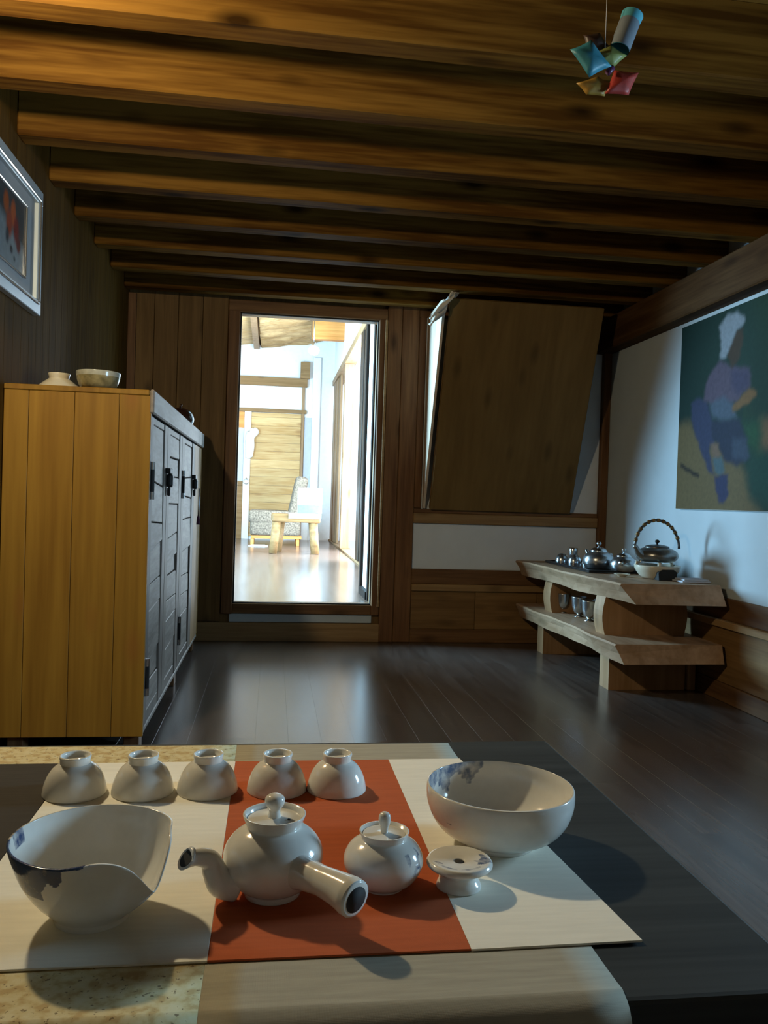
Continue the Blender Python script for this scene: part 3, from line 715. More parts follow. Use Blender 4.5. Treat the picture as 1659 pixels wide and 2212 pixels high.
# ================================================================== LEANING BOARD AND CLOTH
lbd = thing('leaning_board', 'large brown board leaning out from the end wall up to the beams', 'board', (1.68, 5.895, .996))
ang = math.atan2(.525, 1.43); Lb = 1.515
bm = bmesh.new(); add_box(bm, -.537, .537, -.028, 0, 0, Lb, .003)
o = bm_obj('panel', bm, M_BOARD, lbd); o.rotation_euler = (ang, 0, 0)
bm = bmesh.new(); add_box(bm, -.537, .537, 0, .022, 0, .05, .003); add_box(bm, -.537, .537, 0, .022, Lb-.05, Lb, .003); add_box(bm, -.537, -.49, 0, .022, .05, Lb-.05, .003); add_box(bm, .49, .537, 0, .022, .05, Lb-.05, .003)
o = bm_obj('back_frame', bm, M_RAILX, lbd); o.rotation_euler = (ang, 0, 0)
bm = bmesh.new()
ch_ = [bm.verts.new(p) for p in [(-.588, .010, .0), (-.588, -.012, .0), (-.588, -.540, 1.405), (-.588, -.540+.10, 1.42), (-.588, .010, 1.405)]]; f_ = bm.faces.new(ch_)
g = bmesh.ops.extrude_face_region(bm, geom=[f_]); bmesh.ops.translate(bm, verts=[v for v in g['geom'] if isinstance(v, bmesh.types.BMVert)], vec=(.018, 0, 0))
tag(bm_obj('side_cheek', bm, M_PALE, lbd), 'pale wooden side cheek')
cs = thing('cloth_strip', 'twisted white cloth strip tying the leaning board to a ceiling beam', 'cloth', (1.10, 5.30, 2.20))
def ribbon(name, pts, wds, mat, parent, th=.004):
    P = curve_pts(pts, 5); m = len(P); Wd = radii_of(P, wds); vs, fs = [], []
    for i in range(m):
        a = i/(m-1)*5.5; d = (P[min(i+1, m-1)]-P[max(i-1, 0)]).normalized()
        s = Vector((math.cos(a), math.sin(a)*.8, .25)); s = (s-d*s.dot(d)).normalized(); n_ = d.cross(s)
        for q in (s*Wd[i]+n_*th, -s*Wd[i]+n_*th, -s*Wd[i]-n_*th, s*Wd[i]-n_*th): vs.append(P[i]+q)
    for i in range(m-1):
        for k in range(4):
            j = (k+1) % 4; fs.append((i*4+k, i*4+j, i*4+4+j, i*4+4+k))
    fs += [(3, 2, 1, 0), tuple((m-1)*4+k for k in range(4))]
    return mesh_obj(name, vs, fs, mat, parent, smooth=True)
ribbon('strip', [(.055, .0, .238), (.020, -.005, .21), (-.01, -.01, .16), (-.03, -.01, .11), (-.065, 0, .06), (-.105, .02, .015)], [.030, .026, .020, .026, .022, .012], M_CLOTH, cs)
ribbon('loose_end', [(.06, 0, .238), (.04, -.03, .205), (-.02, -.035, .15), (-.07, -.02, .09), (-.11, -.01, .05)], [.022, .020, .016, .018, .010], M_CLOTH, cs)

# ================================================================== PAINTING ON RIGHT WALL
PY0, PY1, PZ0, PZ1 = 3.20, 4.76, 1.05, 2.172
pt = thing('canvas_painting', 'painting of a figure in a white headscarf and mauve clothes squatting before green', 'painting', (XR, PY1, PZ0))
box('canvas', -.028, -.001, -(PY1-PY0), 0, 0, PZ1-PZ0, M_CLOTH, pt, bev=.002)
# picture space: u = metres to the right of the left edge, v = metres up from the lower edge
POLYS = [
 ([(-0.1, 0.51), (0.126, 0.529), (0.367, 0.362), (0.556, 0.351), (0.759, 0.19), (0.794, 0.073), (1.0, -0.1), (-0.1, -0.1)], (0.24, 0.17, 0.075), 0.05),
 ([(0.857, 0.473), (1.05, 0.47), (1.05, 0.31), (0.859, 0.312)], (0.28, 0.17, 0.085), 0.05),
 ([(0.77, 0.306), (1.6, 0.29), (1.6, -0.1), (0.794, 0.078), (0.75, 0.18)], (0.02, 0.085, 0.06), 0.06),
 ([(0.713, 0.46), (0.857, 0.468), (0.859, 0.302), (0.748, 0.35)], (0.035, 0.13, 0.055), 0.06),
 ([(0.04, 0.28), (0.267, 0.203), (0.257, 0.182), (0.042, 0.255)], (0.03, 0.024, 0.022), 0.012),
 ([(0.142, 0.63), (0.21, 0.662), (0.314, 0.635), (0.413, 0.474), (0.42, 0.371), (0.367, 0.362), (0.394, 0.28), (0.432, 0.193), (0.366, 0.223), (0.267, 0.351), (0.163, 0.507)], (0.06, 0.07, 0.15), 0.016),
 ([(0.378, 0.506), (0.663, 0.496), (0.737, 0.383), (0.753, 0.275), (0.662, 0.241), (0.521, 0.275), (0.462, 0.368), (0.396, 0.407)], (0.04, 0.05, 0.095), 0.02),
 ([(0.603, 0.392), (0.737, 0.383), (0.771, 0.285), (0.735, 0.266), (0.61, 0.287)], (0.075, 0.1, 0.16), 0.022),
 ([(0.376, 0.379), (0.462, 0.374), (0.488, 0.299), (0.426, 0.279)], (0.3, 0.19, 0.13), 0.016),
 ([(0.404, 0.291), (0.498, 0.298), (0.544, 0.223), (0.506, 0.191), (0.442, 0.21)], (0.12, 0.19, 0.22), 0.016),
 ([(0.433, 0.187), (0.566, 0.201), (0.584, 0.084), (0.537, 0.034), (0.496, 0.039), (0.46, 0.101)], (0.055, 0.06, 0.15), 0.014),
 ([(0.292, 0.637), (0.297, 0.719), (0.368, 0.802), (0.46, 0.844), (0.545, 0.797), (0.74, 0.755), (0.755, 0.658), (0.692, 0.634), (0.628, 0.587), (0.498, 0.602), (0.371, 0.605)], (0.165, 0.12, 0.18), 0.018),
 ([(0.566, 0.777), (0.74, 0.75), (0.747, 0.648), (0.635, 0.63), (0.573, 0.682)], (0.105, 0.085, 0.16), 0.03),
 ([(0.349, 0.607), (0.495, 0.636), (0.6, 0.579), (0.634, 0.505), (0.505, 0.5), (0.398, 0.527)], (0.13, 0.17, 0.24), 0.022),
 ([(0.591, 0.569), (0.674, 0.614), (0.747, 0.651), (0.812, 0.624), (0.804, 0.599), (0.752, 0.573), (0.66, 0.551), (0.603, 0.535)], (0.32, 0.17, 0.065), 0.014),
 ([(0.517, 0.913), (0.611, 0.983), (0.669, 0.983), (0.665, 0.902), (0.641, 0.825), (0.576, 0.781), (0.532, 0.843)], (0.1, 0.06, 0.035), 0.016),
 ([(0.449, 0.857), (0.452, 0.959), (0.426, 1.038), (0.505, 1.089), (0.604, 1.083), (0.674, 1.046), (0.676, 1.008), (0.611, 0.983), (0.556, 0.922), (0.511, 0.847)], (0.44, 0.48, 0.54), 0.016),
]
def paint_fn(u, v):
    c = mixc((.012, .045, .036), (.022, .065, .040), max(0, min(1, u/1.0)))
    c = mixc(c, (.03, .075, .035), .5+.5*math.sin(u*9+v*5) if v > .5 and u > .7 else 0)
    for poly, col, soft in POLYS:
        uu = u+.003*math.sin(v*60)+.003*math.sin(v*131+u*40); vv = v+.003*math.sin(u*70)
        s = sdf_poly(uu, vv, poly); t = max(0, min(1, .5-s/(2*soft)))
        if t > 0: c = mixc(c, col, t*t*(3-2*t))
    return c
colour_grid('paint_layer', PY1-PY0-.004, PZ1-PZ0-.004, 130, 96, lambda a, b: (-.0292, -.002-a, .002+b), paint_fn, M_PAINT, pt, .45)

# ================================================================== BENCH
BX0, BY0 = 1.80, 4.12
bn = thing('display_bench', 'two-tier pale live-edge wooden bench against the right wall', 'bench', (BX0, BY0, 0))
def slab(name, x0f, x0n, x1, y0, y1, z0, z1, seed, mat, lean=.03, nearlean=.05):
    """live-edge slab: wavy left edge, sloping sides"""
    rnd = random.Random(seed); n = 16; bm = bmesh.new(); T, B_ = [], []
    ph = rnd.uniform(0, 6)
    def edge(t, j): return lerp(x0n, x0f, t)+.012*math.sin(t*9+ph)+.006*math.sin(t*23+j)
    tops, bots = [], []
    for i in range(n+1):
        t = i/n; y = lerp(y0, y1, t); dy = -nearlean if i == 0 else (nearlean*.4 if i == n else 0)
        r_ = []
        zz = (.004*math.sin(t*11+seed), .004*math.sin(t*7+seed*2))
        r_.append(bm.verts.new((edge(t, 0), y+dy*.0, z1+zz[0]*0)))
        r_.append(bm.verts.new((edge(t, 0)-.006, y, z1-.010)))
        r_.append(bm.verts.new((edge(t, 1)+lean*.5, y+dy*.3*0, (z0+z1)/2+zz[1])))
        r_.append(bm.verts.new((edge(t, 2)+lean, y-dy, z0+zz[0])))
        r_.append(bm.verts.new((x1, y-dy, z0))); r_.append(bm.verts.new((x1, y, z1)))
        tops.append(r_)
    for a, b in zip(tops, tops[1:]):
        for k in range(6):
            j = (k+1) % 6; bm.faces.new((a[k], b[k], b[j], a[j]))
    bm.faces.new(tops[0]); bm.faces.new(tops[-1][::-1])
    return bm_obj(name, bm, mat, bn)
X1 = 2.458-BX0
slab('upper_slab', -.005, .075, X1, 0.06, 1.66, .528, .635, 1, M_BENCH, .05, -.07)
slab('lower_slab', .02, .055, X1, 0.02, 1.72, .212, .312, 5, M_BENCH, .03, -.03)
def support(y0, y1, x0, x1, z0, z1, bulge):
    bm = bmesh.new(); n = 8; rings = []
    for i in range(n+1):
        t = i/n; s = bulge*math.sin(math.pi*t); z = lerp(z0, z1, t)
        rings.append([bm.verts.new(p) for p in ((x0-s, y0, z), (x1+s, y0, z), (x1+s, y1, z), (x0-s, y1, z))])
    for a, b in zip(rings, rings[1:]):
        for k in range(4):
            j = (k+1) % 4; bm.faces.new((a[k], a[j], b[j], b[k]))
    bm.faces.new(rings[0][::-1]); bm.faces.new(rings[-1])
    return bm_obj('leg', bm, M_BENCHX, bn)
support(.33, .46, .115, .60, .312, .530, .018)
support(1.22, 1.36, .115, .60, .312, .530, .018)
support(.30, .43, .135, .60, 0, .214, .0)
support(1.37, 1.49, .110, .60, 0, .214, .0)
box('brace', .61, X1, .28, .46, 0, .212, M_BENCHX, bn, bev=.006)

# ------------------------------------------------------------------ silverware on the bench
BT_ = .6365
tray = thing('lacquer_tray', 'long black tray under the silver pots on the bench', 'tray', (2.12, 5.20, BT_))
bm = bmesh.new(); add_box(bm, -.17, .17, -.40, .42, 0, .010, .003)
for b_ in [(-.17, -.158, -.40, .42, .010, .018), (.158, .17, -.40, .42, .010, .018), (-.158, .158, -.40, -.388, .010, .018), (-.158, .158, .408, .42, .010, .018)]: add_box(bm, *b_, .002)
bm_obj('tray_body', bm, M_TRAY, tray)
ZT = BT_+.010
def silver_cup(x, y, z, r, h, label, group='silver cups on the bench', flip=False):
    t = thing('silver_cup', label, 'cup', (x, y, z), 0, group)
    p = fine([(.45*r, 0), (.5*r, .06*h), (.75*r, .25*h), (.95*r, .6*h), (r, h)], 3)+fine([(.95*r, h), (.88*r, .6*h), (.65*r, .28*h), (0, .15*h)], 2)
    if flip: p = [(q[0], h-q[1]) for q in p]
    lathe('body', [(0, 0)]+p if not flip else p, M_SILVER, t, n=28)
    lathe('rim', [(r*.95, h-.002), (r*1.04, h-.002), (r*1.05, h+.001), (r*.95, h+.001)] if not flip else [(r*.95, .002), (r*1.04, .002), (r*1.05, 0), (r*.95, 0)], M_STEEL, t, n=28)
    return t
silver_cup(2.045, 5.54, ZT, .047, .060, 'upturned silver cup at the far end of the black tray', flip=True)
silver_cup(2.10, 5.44, ZT, .047, .060, 'upturned silver cup second from the far end of the tray', flip=True)
silver_cup(2.16, 5.33, ZT, .047, .060, 'upturned silver cup in the middle of the tray beside the silver pot', flip=True)
cn = thing('silver_canister', 'small upright silver canister behind the silver cups', 'canister', (2.135, 5.56, ZT))
lathe('body', fine([(0, 0), (.030, 0), (.031, .01), (.031, .075), (.030, .08)], 2)+[(0, .08)], M_SILVER, cn, n=24)
lathe('lid', [(.0325, .078), (.0325, .098), (.030, .102), (0, .103)], M_STEEL, cn, n=24)
rk = thing('silver_box', 'long silver box standing along the back of the black tray', 'box', (2.245, 5.36, ZT))
box('body', -.03, .03, -.16, .15, 0, .070, M_SILVER, rk, bev=.006)
box('lid', -.032, .032, -.162, .152, .071, .090, M_STEEL, rk, bev=.006)
def silver_pot(x, y, z, s, rz, label):
    t = thing('silver_pot', label, 'pot', (x, y, z), rz, 'silver tea pots on the bench')
    lathe('body', fine([(0, 0), (.045*s, 0), (.060*s, .012*s), (.066*s, .035*s), (.058*s, .058*s), (.040*s, .072*s), (.032*s, .076*s)], 3)+[(0, .076*s)], M_SILVER, t, n=36)
    l = lathe('lid', fine([(.036*s, .074*s), (.034*s, .082*s), (.018*s, .092*s), (0, .095*s)], 3), M_STEEL, t, n=30)
    lathe('knob', fine([(.004*s, .092*s), (.005*s, .100*s), (.011*s, .107*s), (.008*s, .115*s), (0, .117*s)], 2), M_SILVER, l, n=14)
    p = curve_pts([(.052*s, 0, .030*s), (.078*s, 0, .045*s), (.086*s, 0, .062*s), (.098*s, 0, .074*s)], 4)
    tube('spout', p, radii_of(p, [.016*s, .011*s, .008*s, .007*s]), M_SILVER, t, n=12)
    p = curve_pts([(-.01*s, -.055*s, .04*s), (-.015*s, -.085*s, .046*s), (-.02*s, -.115*s, .05*s)], 4)
    tube('handle', p, radii_of(p, [.010*s, .009*s, .012*s]), M_STEEL, t, n=12)
    return t
silver_pot(2.10, 5.02, ZT, 1.5, R(100), 'shiny silver tea pot with pointed lid on the black tray')
silver_pot(2.19, 4.84, ZT, 1.25, R(-20), 'duller silver tea pot behind the pointed one, next to the kettle')
sd = thing('white_saucer', 'small white dish on the bench edge in front of the tray', 'saucer', (2.075, 4.60, BT_))
lathe('body', fine([(0, 0), (.022, 0), (.026, .004), (.045, .014), (.047, .016), (.044, .016), (.024, .007), (0, .006)], 2), M_IVORY, sd, n=28, paint=lambda c: 0)
# brazier and kettle
bz = thing('brazier', 'cream pottery brazier with a dark opening under the kettle', 'brazier', (2.255, 4.52, BT_))
def arch(v): return v
lathe('bowl', fine([(.070, .0), (.085, .004), (.105, .022), (.128, .055), (.132, .078)], 3)+fine([(.122, .080), (.115, .060), (.09, .03), (0, .02)], 2), M_IVORY, bz, n=40, paint=lambda c: 0)
bm = bmesh.new()
vv = [bm.verts.new(p) for p in [(-.050, -.128, .0), (.052, -.128, .0), (.060, -.131, .045), (.035, -.136, .062), (-.03, -.136, .062), (-.056, -.131, .045)]]; f_ = bm.faces.new(vv)
g = bmesh.ops.extrude_face_region(bm, geom=[f_]); bmesh.ops.translate(bm, verts=[v for v in g['geom'] if isinstance(v, bmesh.types.BMVert)], vec=(0, .06, 0))
bm_obj('opening', bm, M_HOLE, bz)
for a in (20, 160, 250): tube('prong', [(.120*math.cos(R(a)), .120*math.sin(R(a)), .070), (.112*math.cos(R(a)), .112*math.sin(R(a)), .098)], .012, M_IVORY, bz, n=8)
kt = thing('kettle', 'grey metal kettle with a tall bamboo-wrapped hoop handle', 'kettle', (2.250, 4.52, BT_+.098))
kb = M_SILVER
lathe('body', fine([(0, 0), (.075, 0), (.108, .012), (.122, .035), (.112, .062), (.080, .080), (.062, .084)], 3)+[(0, .084)], plain('dull_kettle', (.24, .25, .25), .3, metal=.8, vary=.2), kt, n=40)
kl = lathe('lid', fine([(.070, .083), (.066, .092), (.035, .100), (0, .103)], 3), plain('kettle_lid', (.10, .10, .10), .35, metal=.6), kt, n=36)
lathe('knob', fine([(.006, .100), (.007, .110), (.014, .118), (.010, .128), (0, .131)], 2), M_BLACK, kl, n=14)
p = curve_pts([(-.09, -.03, .03), (-.13, -.035, .055), (-.15, -.04, .085), (-.165, -.045, .095)], 5)
tube('spout', p, radii_of(p, [.028, .020, .014, .012]), MATS['dull_kettle'], kt, n=14)
hp = [(.138*math.cos(a), .012*math.sin(a), .080+.165*math.sin(a)) for a in [math.pi*k/28 for k in range(29)]]
handle = tube('handle', hp, .008, MATS['kettle_lid'], kt, n=10)
for k in range(3, 26, 2):
    tube('binding', [hp[k], hp[k+1]], .0115, wood('bamboo_binding', (.16, .10, .04), (.26, .17, .07), knots=0) if k == 3 else MATS['bamboo_binding'], handle, n=10)
fd = thing('folded_cloth', 'folded grey cloth on the near right corner of the bench', 'cloth', (2.37, 4.33, BT_))
box('layer', -.085, .085, -.06, .08, 0, .010, M_GREYP, fd, bev=.004, seg=2)
box('layer', -.070, .080, -.05, .075, .010, .019, M_GREYP, fd, bev=.004, seg=2)
# lower shelf
for (x_, y_, l_) in ((2.00, 5.36, 'silver goblet on the lower tier nearest the far leg'), (2.035, 5.16, 'silver goblet in the middle of the lower tier'), (2.03, 4.97, 'silver goblet on the lower tier nearest the front leg')):
    t = thing('silver_goblet', l_, 'goblet', (x_, y_, .312), 0, 'silver goblets on the lower tier')
    lathe('foot', fine([(0, 0), (.030, 0), (.028, .006), (.014, .014), (.012, .022)], 2)+[(0, .022)], M_STEEL, t, n=24)
    lathe('cup', fine([(.012, .020), (.030, .030), (.043, .060), (.048, .105), (.050, .135)], 3)+fine([(.047, .135), (.043, .09), (.03, .045), (0, .035)], 2), M_SILVER, t, n=28)
t = thing('dark_jar', 'dark glazed jar between the silver goblets on the lower tier', 'jar', (2.13, 5.06, .312))
lathe('body', fine([(0, 0), (.035, 0), (.05, .02), (.052, .08), (.040, .115), (.030, .12)], 3)+[(0, .12)], M_TRAY, t, n=28)
lathe('lid', [(.033, .12), (.033, .130), (.020, .138), (0, .139)], M_STEEL, t, n=24)

# ================================================================== HANGING MOBILE
mo = thing('hanging_mobile', 'mobile of small coloured fabric pieces hanging from the ceiling beams', 'mobile', (.725, 1.80, 1.98))
tube('thread', [(0, 0, ZB-1.98), (0, 0, .10)], .0006, M_CLOTH, mo, n=5)
def pillow(name, pts, col, th, y, rough=.5):
    """small stuffed piece with curved-in edges"""
    m_ = plain(name+'_cloth', col, rough, vary=.18, scale=60)
    cx = sum(p[0] for p in pts)/len(pts); cz = sum(p[1] for p in pts)/len(pts); E_ = []
    n = len(pts); pts = [(cx+(p[0]-cx)*1.22, cz+(p[1]-cz)*1.18) for p in pts]
    for i in range(n):
        a, b = pts[i], pts[(i+1) % n]
        for k in range(5):
            t = k/5; pull = .05*math.sin(math.pi*t); E_.append((lerp(lerp(a[0], b[0], t), cx, pull), lerp(lerp(a[1], b[1], t), cz, pull)))
    vs, fs = [], []; N_ = len(E_)
    for s in (1.0, .7, .35):
        for e in E_: vs.append((lerp(cx, e[0], s), y-th*(1-s*s), lerp(cz, e[1], s)))
    for s in (.7, .35):
        for e in E_: vs.append((lerp(cx, e[0], s), y+th*(1-s*s), lerp(cz, e[1], s)))
    f_i = len(vs); vs.append((cx, y-th, cz)); b_i = len(vs); vs.append((cx, y+th, cz))
    for i in range(N_):
        j = (i+1) % N_
        fs += [(i, j, N_+j, N_+i), (N_+i, N_+j, 2*N_+j, 2*N_+i), (2*N_+i, 2*N_+j, f_i), (j, i, 3*N_+i, 3*N_+j), (3*N_+j, 3*N_+i, 4*N_+i, 4*N_+j), (4*N_+j, 4*N_+i, b_i)]
    return mesh_obj(name, vs, fs, m_, mo, smooth=True)
# coordinates relative to (x=.725, z=1.98)
pillow('teal_pillow', [(-.079, .101), (-.038, .124), (.003, .078), (-.040, .052)], (.03, .19, .26), .014, -.012)
pillow('red_drop', [(.030, .074), (.079, .074), (.060, .028), (.012, .026)], (.30, .030, .022), .012, .006)
pillow('yellow_drop', [(-.052, .044), (-.010, .062), (.016, .050), (.005, .024), (-.032, .024)], (.28, .16, .025), .010, .016)
pillow('green_drop', [(-.018, .108), (.012, .128), (.046, .110), (.022, .086), (-.010, .090)], (.17, .20, .055), .012, 0)
pillow('brown_drop', [(-.044, .150), (-.012, .158), (.010, .132), (-.016, .112), (-.038, .128)], (.030, .014, .010), .012, .010)
cyl = [(.034, -.0, .122), (.058, .004, .188)]
tube('grey_tube', cyl, .024, plain('grey_gauze', (.13, .16, .19), .8), mo, n=20, caps=False)
tube('grey_tube_lining', [(.034, 0, .122), (.0585, .004, .1895), (.0650, .005, .207)], [.0225, .0235, .0255], plain('cyan_lining', (.06, .30, .38), .7), mo, n=20, caps=False)
tube('purple_bead', [(.006, -.004, .064), (.018, -.004, .078)], .007, plain('purple_bead_paint', (.08, .02, .07), .4), mo, n=10)

# lamp that lights the near end (just outside the picture on the left)
LX, LY, LZ = -.92, 1.95, 2.22
la = thing('pendant_lamp', 'small pendant bulb hanging from the ceiling by the left wall', 'lamp', (LX, LY, LZ))
tube('cord', [(0, 0, .085), (0, 0, ZC-LZ)], .003, M_BLACK, la, n=6)
lathe('socket', [(0, .09), (.018, .088), (.020, .055), (0, .053)], M_BLACK, la, n=16)
ld = bpy.data.lights.new('bulb_light', 'POINT'); ld.energy = 88; ld.color = (1.0, .83, .52); ld.shadow_soft_size = .045
lo = bpy.data.objects.new('bulb_light', ld); COL.objects.link(lo); lo.location = (LX, LY, LZ)

# ================================================================== BRIGHT HALL BEYOND THE DOOR
HX0, HX1, HY0, HY1, HZ = -2.6, 1.05, YB+BT, 14.95, .26
hf = struct(box('floor', HX0-.1, HX1+1.2, HY0, HY1+.1, HZ-.12, HZ, M_HFLOOR, bev=0), 'brown floor of the bright hall')
# end wall: boards, plaster panels, beams
he = struct(box('wall_hall_end', HX0-.1, HX1+.3, HY1, HY1+.12, HZ-.1, 4.9, M_PAPER, bev=0), 'end wall of the hall with pine boards')
k = 0; z = HZ+.05
while z < 2.54:
    kid(box("plank", -.43, .47, HY1-.022, HY1, z+.001, min(z+.155, 2.56)-.001, M_HPLANK, None, bev=.004), he); z += .155
for nm, b_, m_ in [('post', (-.55, -.43, HY1-.05, HY1, HZ, 2.60), M_PAPER), ('post', (.47, .52, HY1-.05, HY1, HZ, 3.3), M_HPOST), ('beam', (HX0, .56, HY1-.09, HY1, 3.045, 3.20), M_HBEAM), ('beam', (HX0, .56, HY1-.06, HY1, 2.565, 2.63), M_HBEAM), ('block', (.43, .60, HY1-.12, HY1, 3.20, 3.50), M_HBEAM), ('plaster_panel', (.525, .66, HY1-.02, HY1, .9, 2.5), M_GREYP), ('post', (.66, .80, HY1-.06, HY1, HZ, 3.6), M_PAPER), ('panel', (-1.2, -.55, HY1-.02, HY1, 1.30, 2.26), M_GREYP), ('panel', (-1.2, -.55, HY1-.03, HY1, HZ, 1.22), M_HBEAM), ('rail', (-1.2, -.55, HY1-.05, HY1, 1.22, 1.30), M_HBEAM), ('panel', (-1.2, -.55, HY1-.03, HY1, 2.27, 2.56), M_HORANGE)]:
    kid(box(nm, *b_, m_, None, bev=.004), he)
# left wall of the hall with a big window opening
hl = struct(multi('wall_hall_left', [(HX0-.12, HX0, HY0, 6.5, HZ, 4.9), (HX0-.12, HX0, 9.5, HY1, HZ, 4.9), (HX0-.12, HX0, 6.5, 9.5, HZ, .70), (HX0-.12, HX0, 6.5, 9.5, 2.80, 4.9)], M_PAPER, bev=0), 'white left wall of the hall')
window_2 = struct(bpy.data.objects.new('window_2', None), 'wide window in the left wall of the hall'); link(window_2)
for b_ in [(HX0-.12, HX0+.02, 6.46, 6.52, .66, 2.84), (HX0-.12, HX0+.02, 9.48, 9.54, .66, 2.84), (HX0-.12, HX0+.02, 6.52, 9.48, .66, .72), (HX0-.12, HX0+.02, 6.52, 9.48, 2.78, 2.84), (HX0-.09, HX0-.05, 7.97, 8.03, .72, 2.78)]:
    box('frame', *b_, M_HPOST, window_2, bev=.004)
# right side: posts, plaster above, openings to daylight
hr = struct(multi('wall_hall_right', [(HX1, HX1+.14, HY0, HY1, 3.18, 4.9), (HX1, HX1+.14, HY0, 6.5, HZ, 3.18)], M_PAPER, bev=0), 'right side of the hall, open to daylight between posts')
box('beam', HX1-.03, HX1+.15, 6.5, HY1, 3.10, 3.20, M_HPOST, hr, bev=.006)
for y_ in (12.35, 8.15):
    box('post', HX1-.02, HX1+.12, y_, y_+.12, HZ, 3.10, M_HPOST, hr, bev=.006)
box('sill', HX1-.02, HX1+.14, 6.5, HY1, HZ, HZ+.03, M_HPOST, hr, bev=.004)
def shutter(y0, y1, label, mat):
    t = thing('wooden_shutter', label, 'shutter', (HX1+.045, y0, HZ+.03), 0, 'folded wooden shutters in the hall')
    n = 3; w_ = (y1-y0)/n
    for i in range(n):
        box('leaf', -.035-.012*i, .0, i*w_+.004, (i+1)*w_-.004, 0, 2.83, mat, t, bev=.006)
    return t
shutter(9.15, 10.15, 'brown folded shutter, backlit shade put into its colour, at the right of the doorway', M_HSHUT)
shutter(13.5, 14.75, 'pale wooden folded shutter farther back in the hall', M_HPOST)
# near sliding door edges at the right jamb
sdoor = thing('sliding_door', 'dark brown sliding door pushed to the right of the doorway', 'door', (.775, 6.25, HZ))
box('stile', -.032, .045, 0, .07, .0, 2.35, M_HDARK, sdoor, bev=.004)
box('stile', -.032, .045, .55, .62, .0, 2.35, M_HDARK, sdoor, bev=.004)
box('pane', -.006, .006, .07, .55, .06, 2.30, M_PAPER, sdoor, bev=0)
box('rail', -.040, .040, .07, .55, .0, .06, M_HDARK, sdoor, bev=.003)
box('rail', -.040, .040, .07, .55, 2.30, 2.35, M_HDARK, sdoor, bev=.003)
# ceiling of logs
hc = struct(mesh_obj('ceiling_hall', [(HX0-.1, HY0, 3.46), (HX1+.2, HY0, 4.10), (HX1+.2, HY1+.1, 4.10), (HX0-.1, HY1+.1, 3.46), (HX0-.1, HY0, 3.52), (HX1+.2, HY0, 4.16), (HX1+.2, HY1+.1, 4.16), (HX0-.1, HY1+.1, 3.52)], [(0, 1, 2, 3), (7, 6, 5, 4), (0, 4, 5, 1), (1, 5, 6, 2), (2, 6, 7, 3), (3, 7, 4, 0)], M_HBEAM), 'log ceiling of the bright hall')
sl = (4.10-3.46)/(HX1+.3-HX0)
def cz(x): return 3.46+sl*(x-(HX0-.1))
y = 9.2; lg = None; rnd = random.Random(4)
while y < HY1-.05:
    pts = [(xx, y+.02*math.sin(xx*5+y*3), cz(xx)-.05+.012*math.sin(xx*7+y*9)) for xx in [lerp(-.30, .98, i/8) for i in range(9)]]
    rr = [.100+.014*math.sin(i*1.7+y*5) for i in range(9)]
    tube('log', pts, rr, M_HLOG, hc, n=10); y += .27
y = 9.3
while y < HY1-.05:
    x0, x1 = HX0+.02, -.42
    mesh_obj('ceiling_board', [(x0, y, cz(x0)-.03), (x1, y, cz(x1)-.03), (x1, y+.24, cz(x1)-.03), (x0, y+.24, cz(x0)-.03), (x0, y, cz(x0)+.01), (x1, y, cz(x1)+.01), (x1, y+.24, cz(x1)+.01), (x0, y+.24, cz(x0)+.01)], [(3, 2, 1, 0), (4, 5, 6, 7), (0, 1, 5, 4), (1, 2, 6, 5), (2, 3, 7, 6), (3, 0, 4, 7)], M_HPLANK, hc); y += .265
box('ridge_strip', -.42, -.32, 9.2, HY1, cz(-.37)-.14, cz(-.37)-.02, M_HPOST, hc, bev=.008)
# block on the right and the globe lamp
hb = thing('hanging_beam', 'short reddish wooden cross beam under the hall ceiling', 'beam', (.64, 13.0, 3.56))
box('beam_body', -.10, .46, -.08, .08, 0, .34, M_HORANGE, hb, bev=.008)
box('beam_cap', -.115, -.10, -.085, .085, -.01, .35, M_HPOST, hb, bev=.004)
gl = thing('globe_lamp', 'white globe lamp hanging below the reddish beam in the hall', 'lamp', (.55, 12.5, 3.22))
lathe('globe', fine([(0, 0), (.05, .012), (.085, .06), (.080, .11), (.045, .145), (.03, .15)], 3), M_HGLOBE, gl, n=24)
lathe('cap', [(.034, .145), (.036, .19), (.02, .21), (0, .21)], M_STEEL, gl, n=16)
tube('rod', [(0, 0, .20), (0, 0, cz(.55)-3.22-.12)], .008, M_STEEL, gl, n=8)

# armchair in profile, facing left
ac = thing('armchair', 'speckled upholstered armchair with orange wood legs at the end of the hall', 'armchair', (0.05, 13.35, HZ))
def pill(name, x0, x1, y0, y1, z0, z1, mat, parent, bev=.05, rot=None):
    o = box(name, x0, x1, y0, y1, z0, z1, mat, parent, bev=bev, seg=3)
    o.data.polygons.foreach_set('use_smooth', [True]*len(o.data.polygons))
    if rot: o.rotation_euler = rot
    return o
pill('seat', -.40, .40, -.36, .36, .16, .40, M_HSOFA, ac, .05)
pill('seat_cushion', -.40, .28, -.28, .28, .40, .52, M_HSOFA, ac, .045)
pill('backrest', .24, .44, -.36, .36, .34, 1.12, M_HSOFA, ac, .08, (0, R(11), 0))
pill('armrest', -.42, .22, -.37, -.25, .36, .56, M_HSOFA, ac, .05)
pill('armrest', -.42, .22, .25, .37, .36, .56, M_HSOFA, ac, .05)
box('base_frame', -.38, .42, -.33, .33, .11, .16, M_HORANGE, ac, bev=.005)
for sx in (-.36, .36):
    for sy in (-.30, .30): box('leg', sx-.025, sx+.025, sy-.025, sy+.025, 0, .11, M_HORANGE, ac, bev=.004)
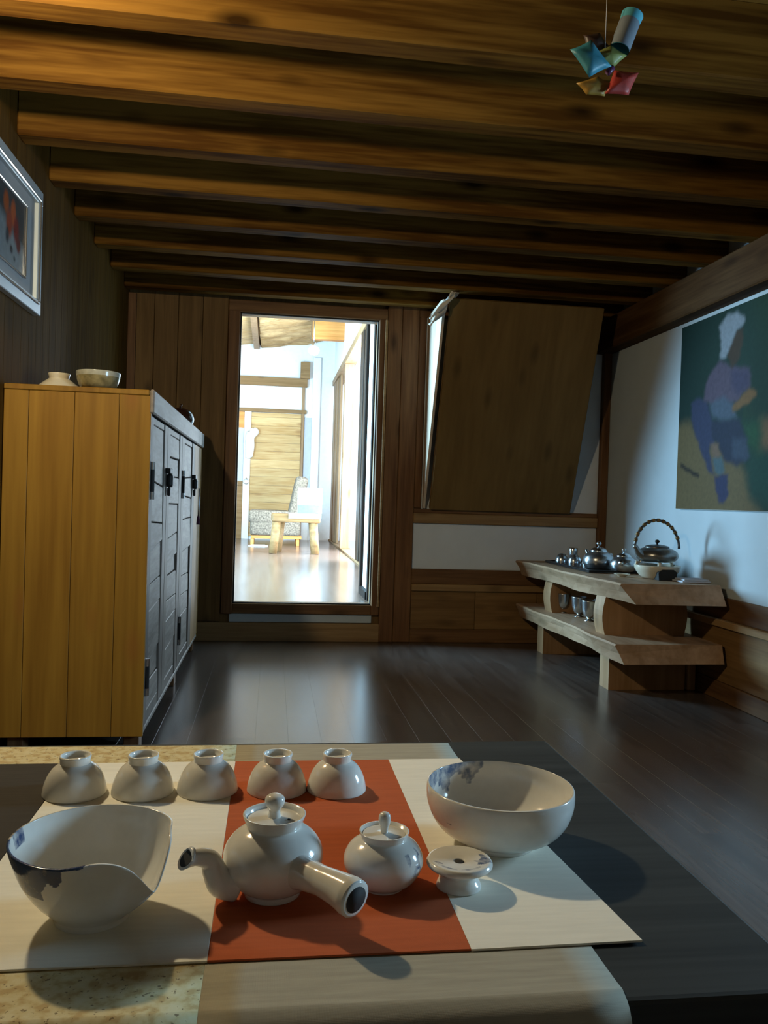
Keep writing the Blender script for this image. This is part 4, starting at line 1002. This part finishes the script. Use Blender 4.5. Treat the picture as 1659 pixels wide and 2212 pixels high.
# stump table with things on it
stb = thing('stump_table', 'rough wooden side table with splayed log legs in the hall', 'table', (.32, 11.5, HZ))
bm = bmesh.new(); add_box(bm, -.335, .335, -.26, .26, .435, .545, .02, 2)
for v in bm.verts: v.co.x += .02*math.sin(v.co.y*14); v.co.z += .006*math.sin(v.co.x*17)
bm_obj('top_slab', bm, M_HBEAM, stb)
for (sx, sy) in ((-.26, -.18), (.24, -.18), (-.20, .18), (.25, .18)):
    tube('leg', [(sx*1.17, sy*1.15, 0), (sx, sy, .45)], [.058, .062], M_HBEAM, stb, n=9)
cl = thing('table_cover', 'white cloth spread over the rough side table', 'cloth', (.32, 11.5, HZ+.551))
box('cloth_sheet', -.10, .345, -.27, .27, 0, .008, M_PAPER, cl, bev=.003)
box('hanging_edge', -.10, .345, -.285, -.268, -.06, .008, M_PAPER, cl, bev=.003)
bk = thing('blue_book', 'blue covered book standing on the white cloth', 'book', (.50, 11.42, HZ+.559))
box('cover', -.155, .155, -.05, .05, 0, .12, M_BLUE, bk, bev=.006)
box('page_block', -.150, .156, -.04, .04, .01, .115, M_PAPER, bk, bev=.003)
wb = thing('white_box', 'white cardboard box behind the blue book', 'box', (.52, 11.62, HZ+.559))
box('carton', -.17, .17, -.10, .10, 0, .36, M_PAPER, wb, bev=.006)
box('flap', -.17, .17, -.11, -.10, .26, .36, M_PAPER, wb, bev=.004)
box('label_patch', .06, .15, -.104, -.099, .20, .24, M_LBLUE, wb, bev=.001)
nb = thing('folded_newspaper', 'pale blue folded paper on the floor at the foot of the armchair', 'newspaper', (-.22, 12.85, HZ))
box('sheet', -.14, .16, -.10, .10, 0, .010, M_LBLUE, nb, bev=.002); box('sheet', -.10, .12, -.08, .09, .010, .018, M_PAPER, nb, bev=.002)
rh = thing('door_ring', 'round metal ring pull on the white post in the hall', 'ring pull', (-.49, HY1-.05, 1.30))
rp2 = [(.045*math.cos(a), -.014, .045*math.sin(a)) for a in [2*math.pi*k/24 for k in range(25)]]
tube('ring', rp2, .009, M_STEEL, rh, n=8, caps=False); lathe('rose', [(0, 0), (.02, 0), (.016, .012), (0, .014)], M_STEEL, rh, (0, 0, .048), n=14, rot=(R(90), 0, 0))
wr = thing('hanging_garment', 'white frilled cloth hanging on the hall post', 'cloth', (-.47, HY1-.06, 1.72))
p = curve_pts([(0, 0, 0), (.02, -.03, .18), (.0, -.035, .35), (.06, -.03, .46), (.03, -.02, .52)], 5)
tube('fold', p, radii_of(p, [.05, .07, .06, .10, .05]), M_CLOTH, wr, n=10)
tube('fold', [(q.x+.06, q.y-.01, q.z+.02) for q in p], radii_of(p, [.02, .03, .05, .07, .03]), M_CLOTH, wr, n=10)
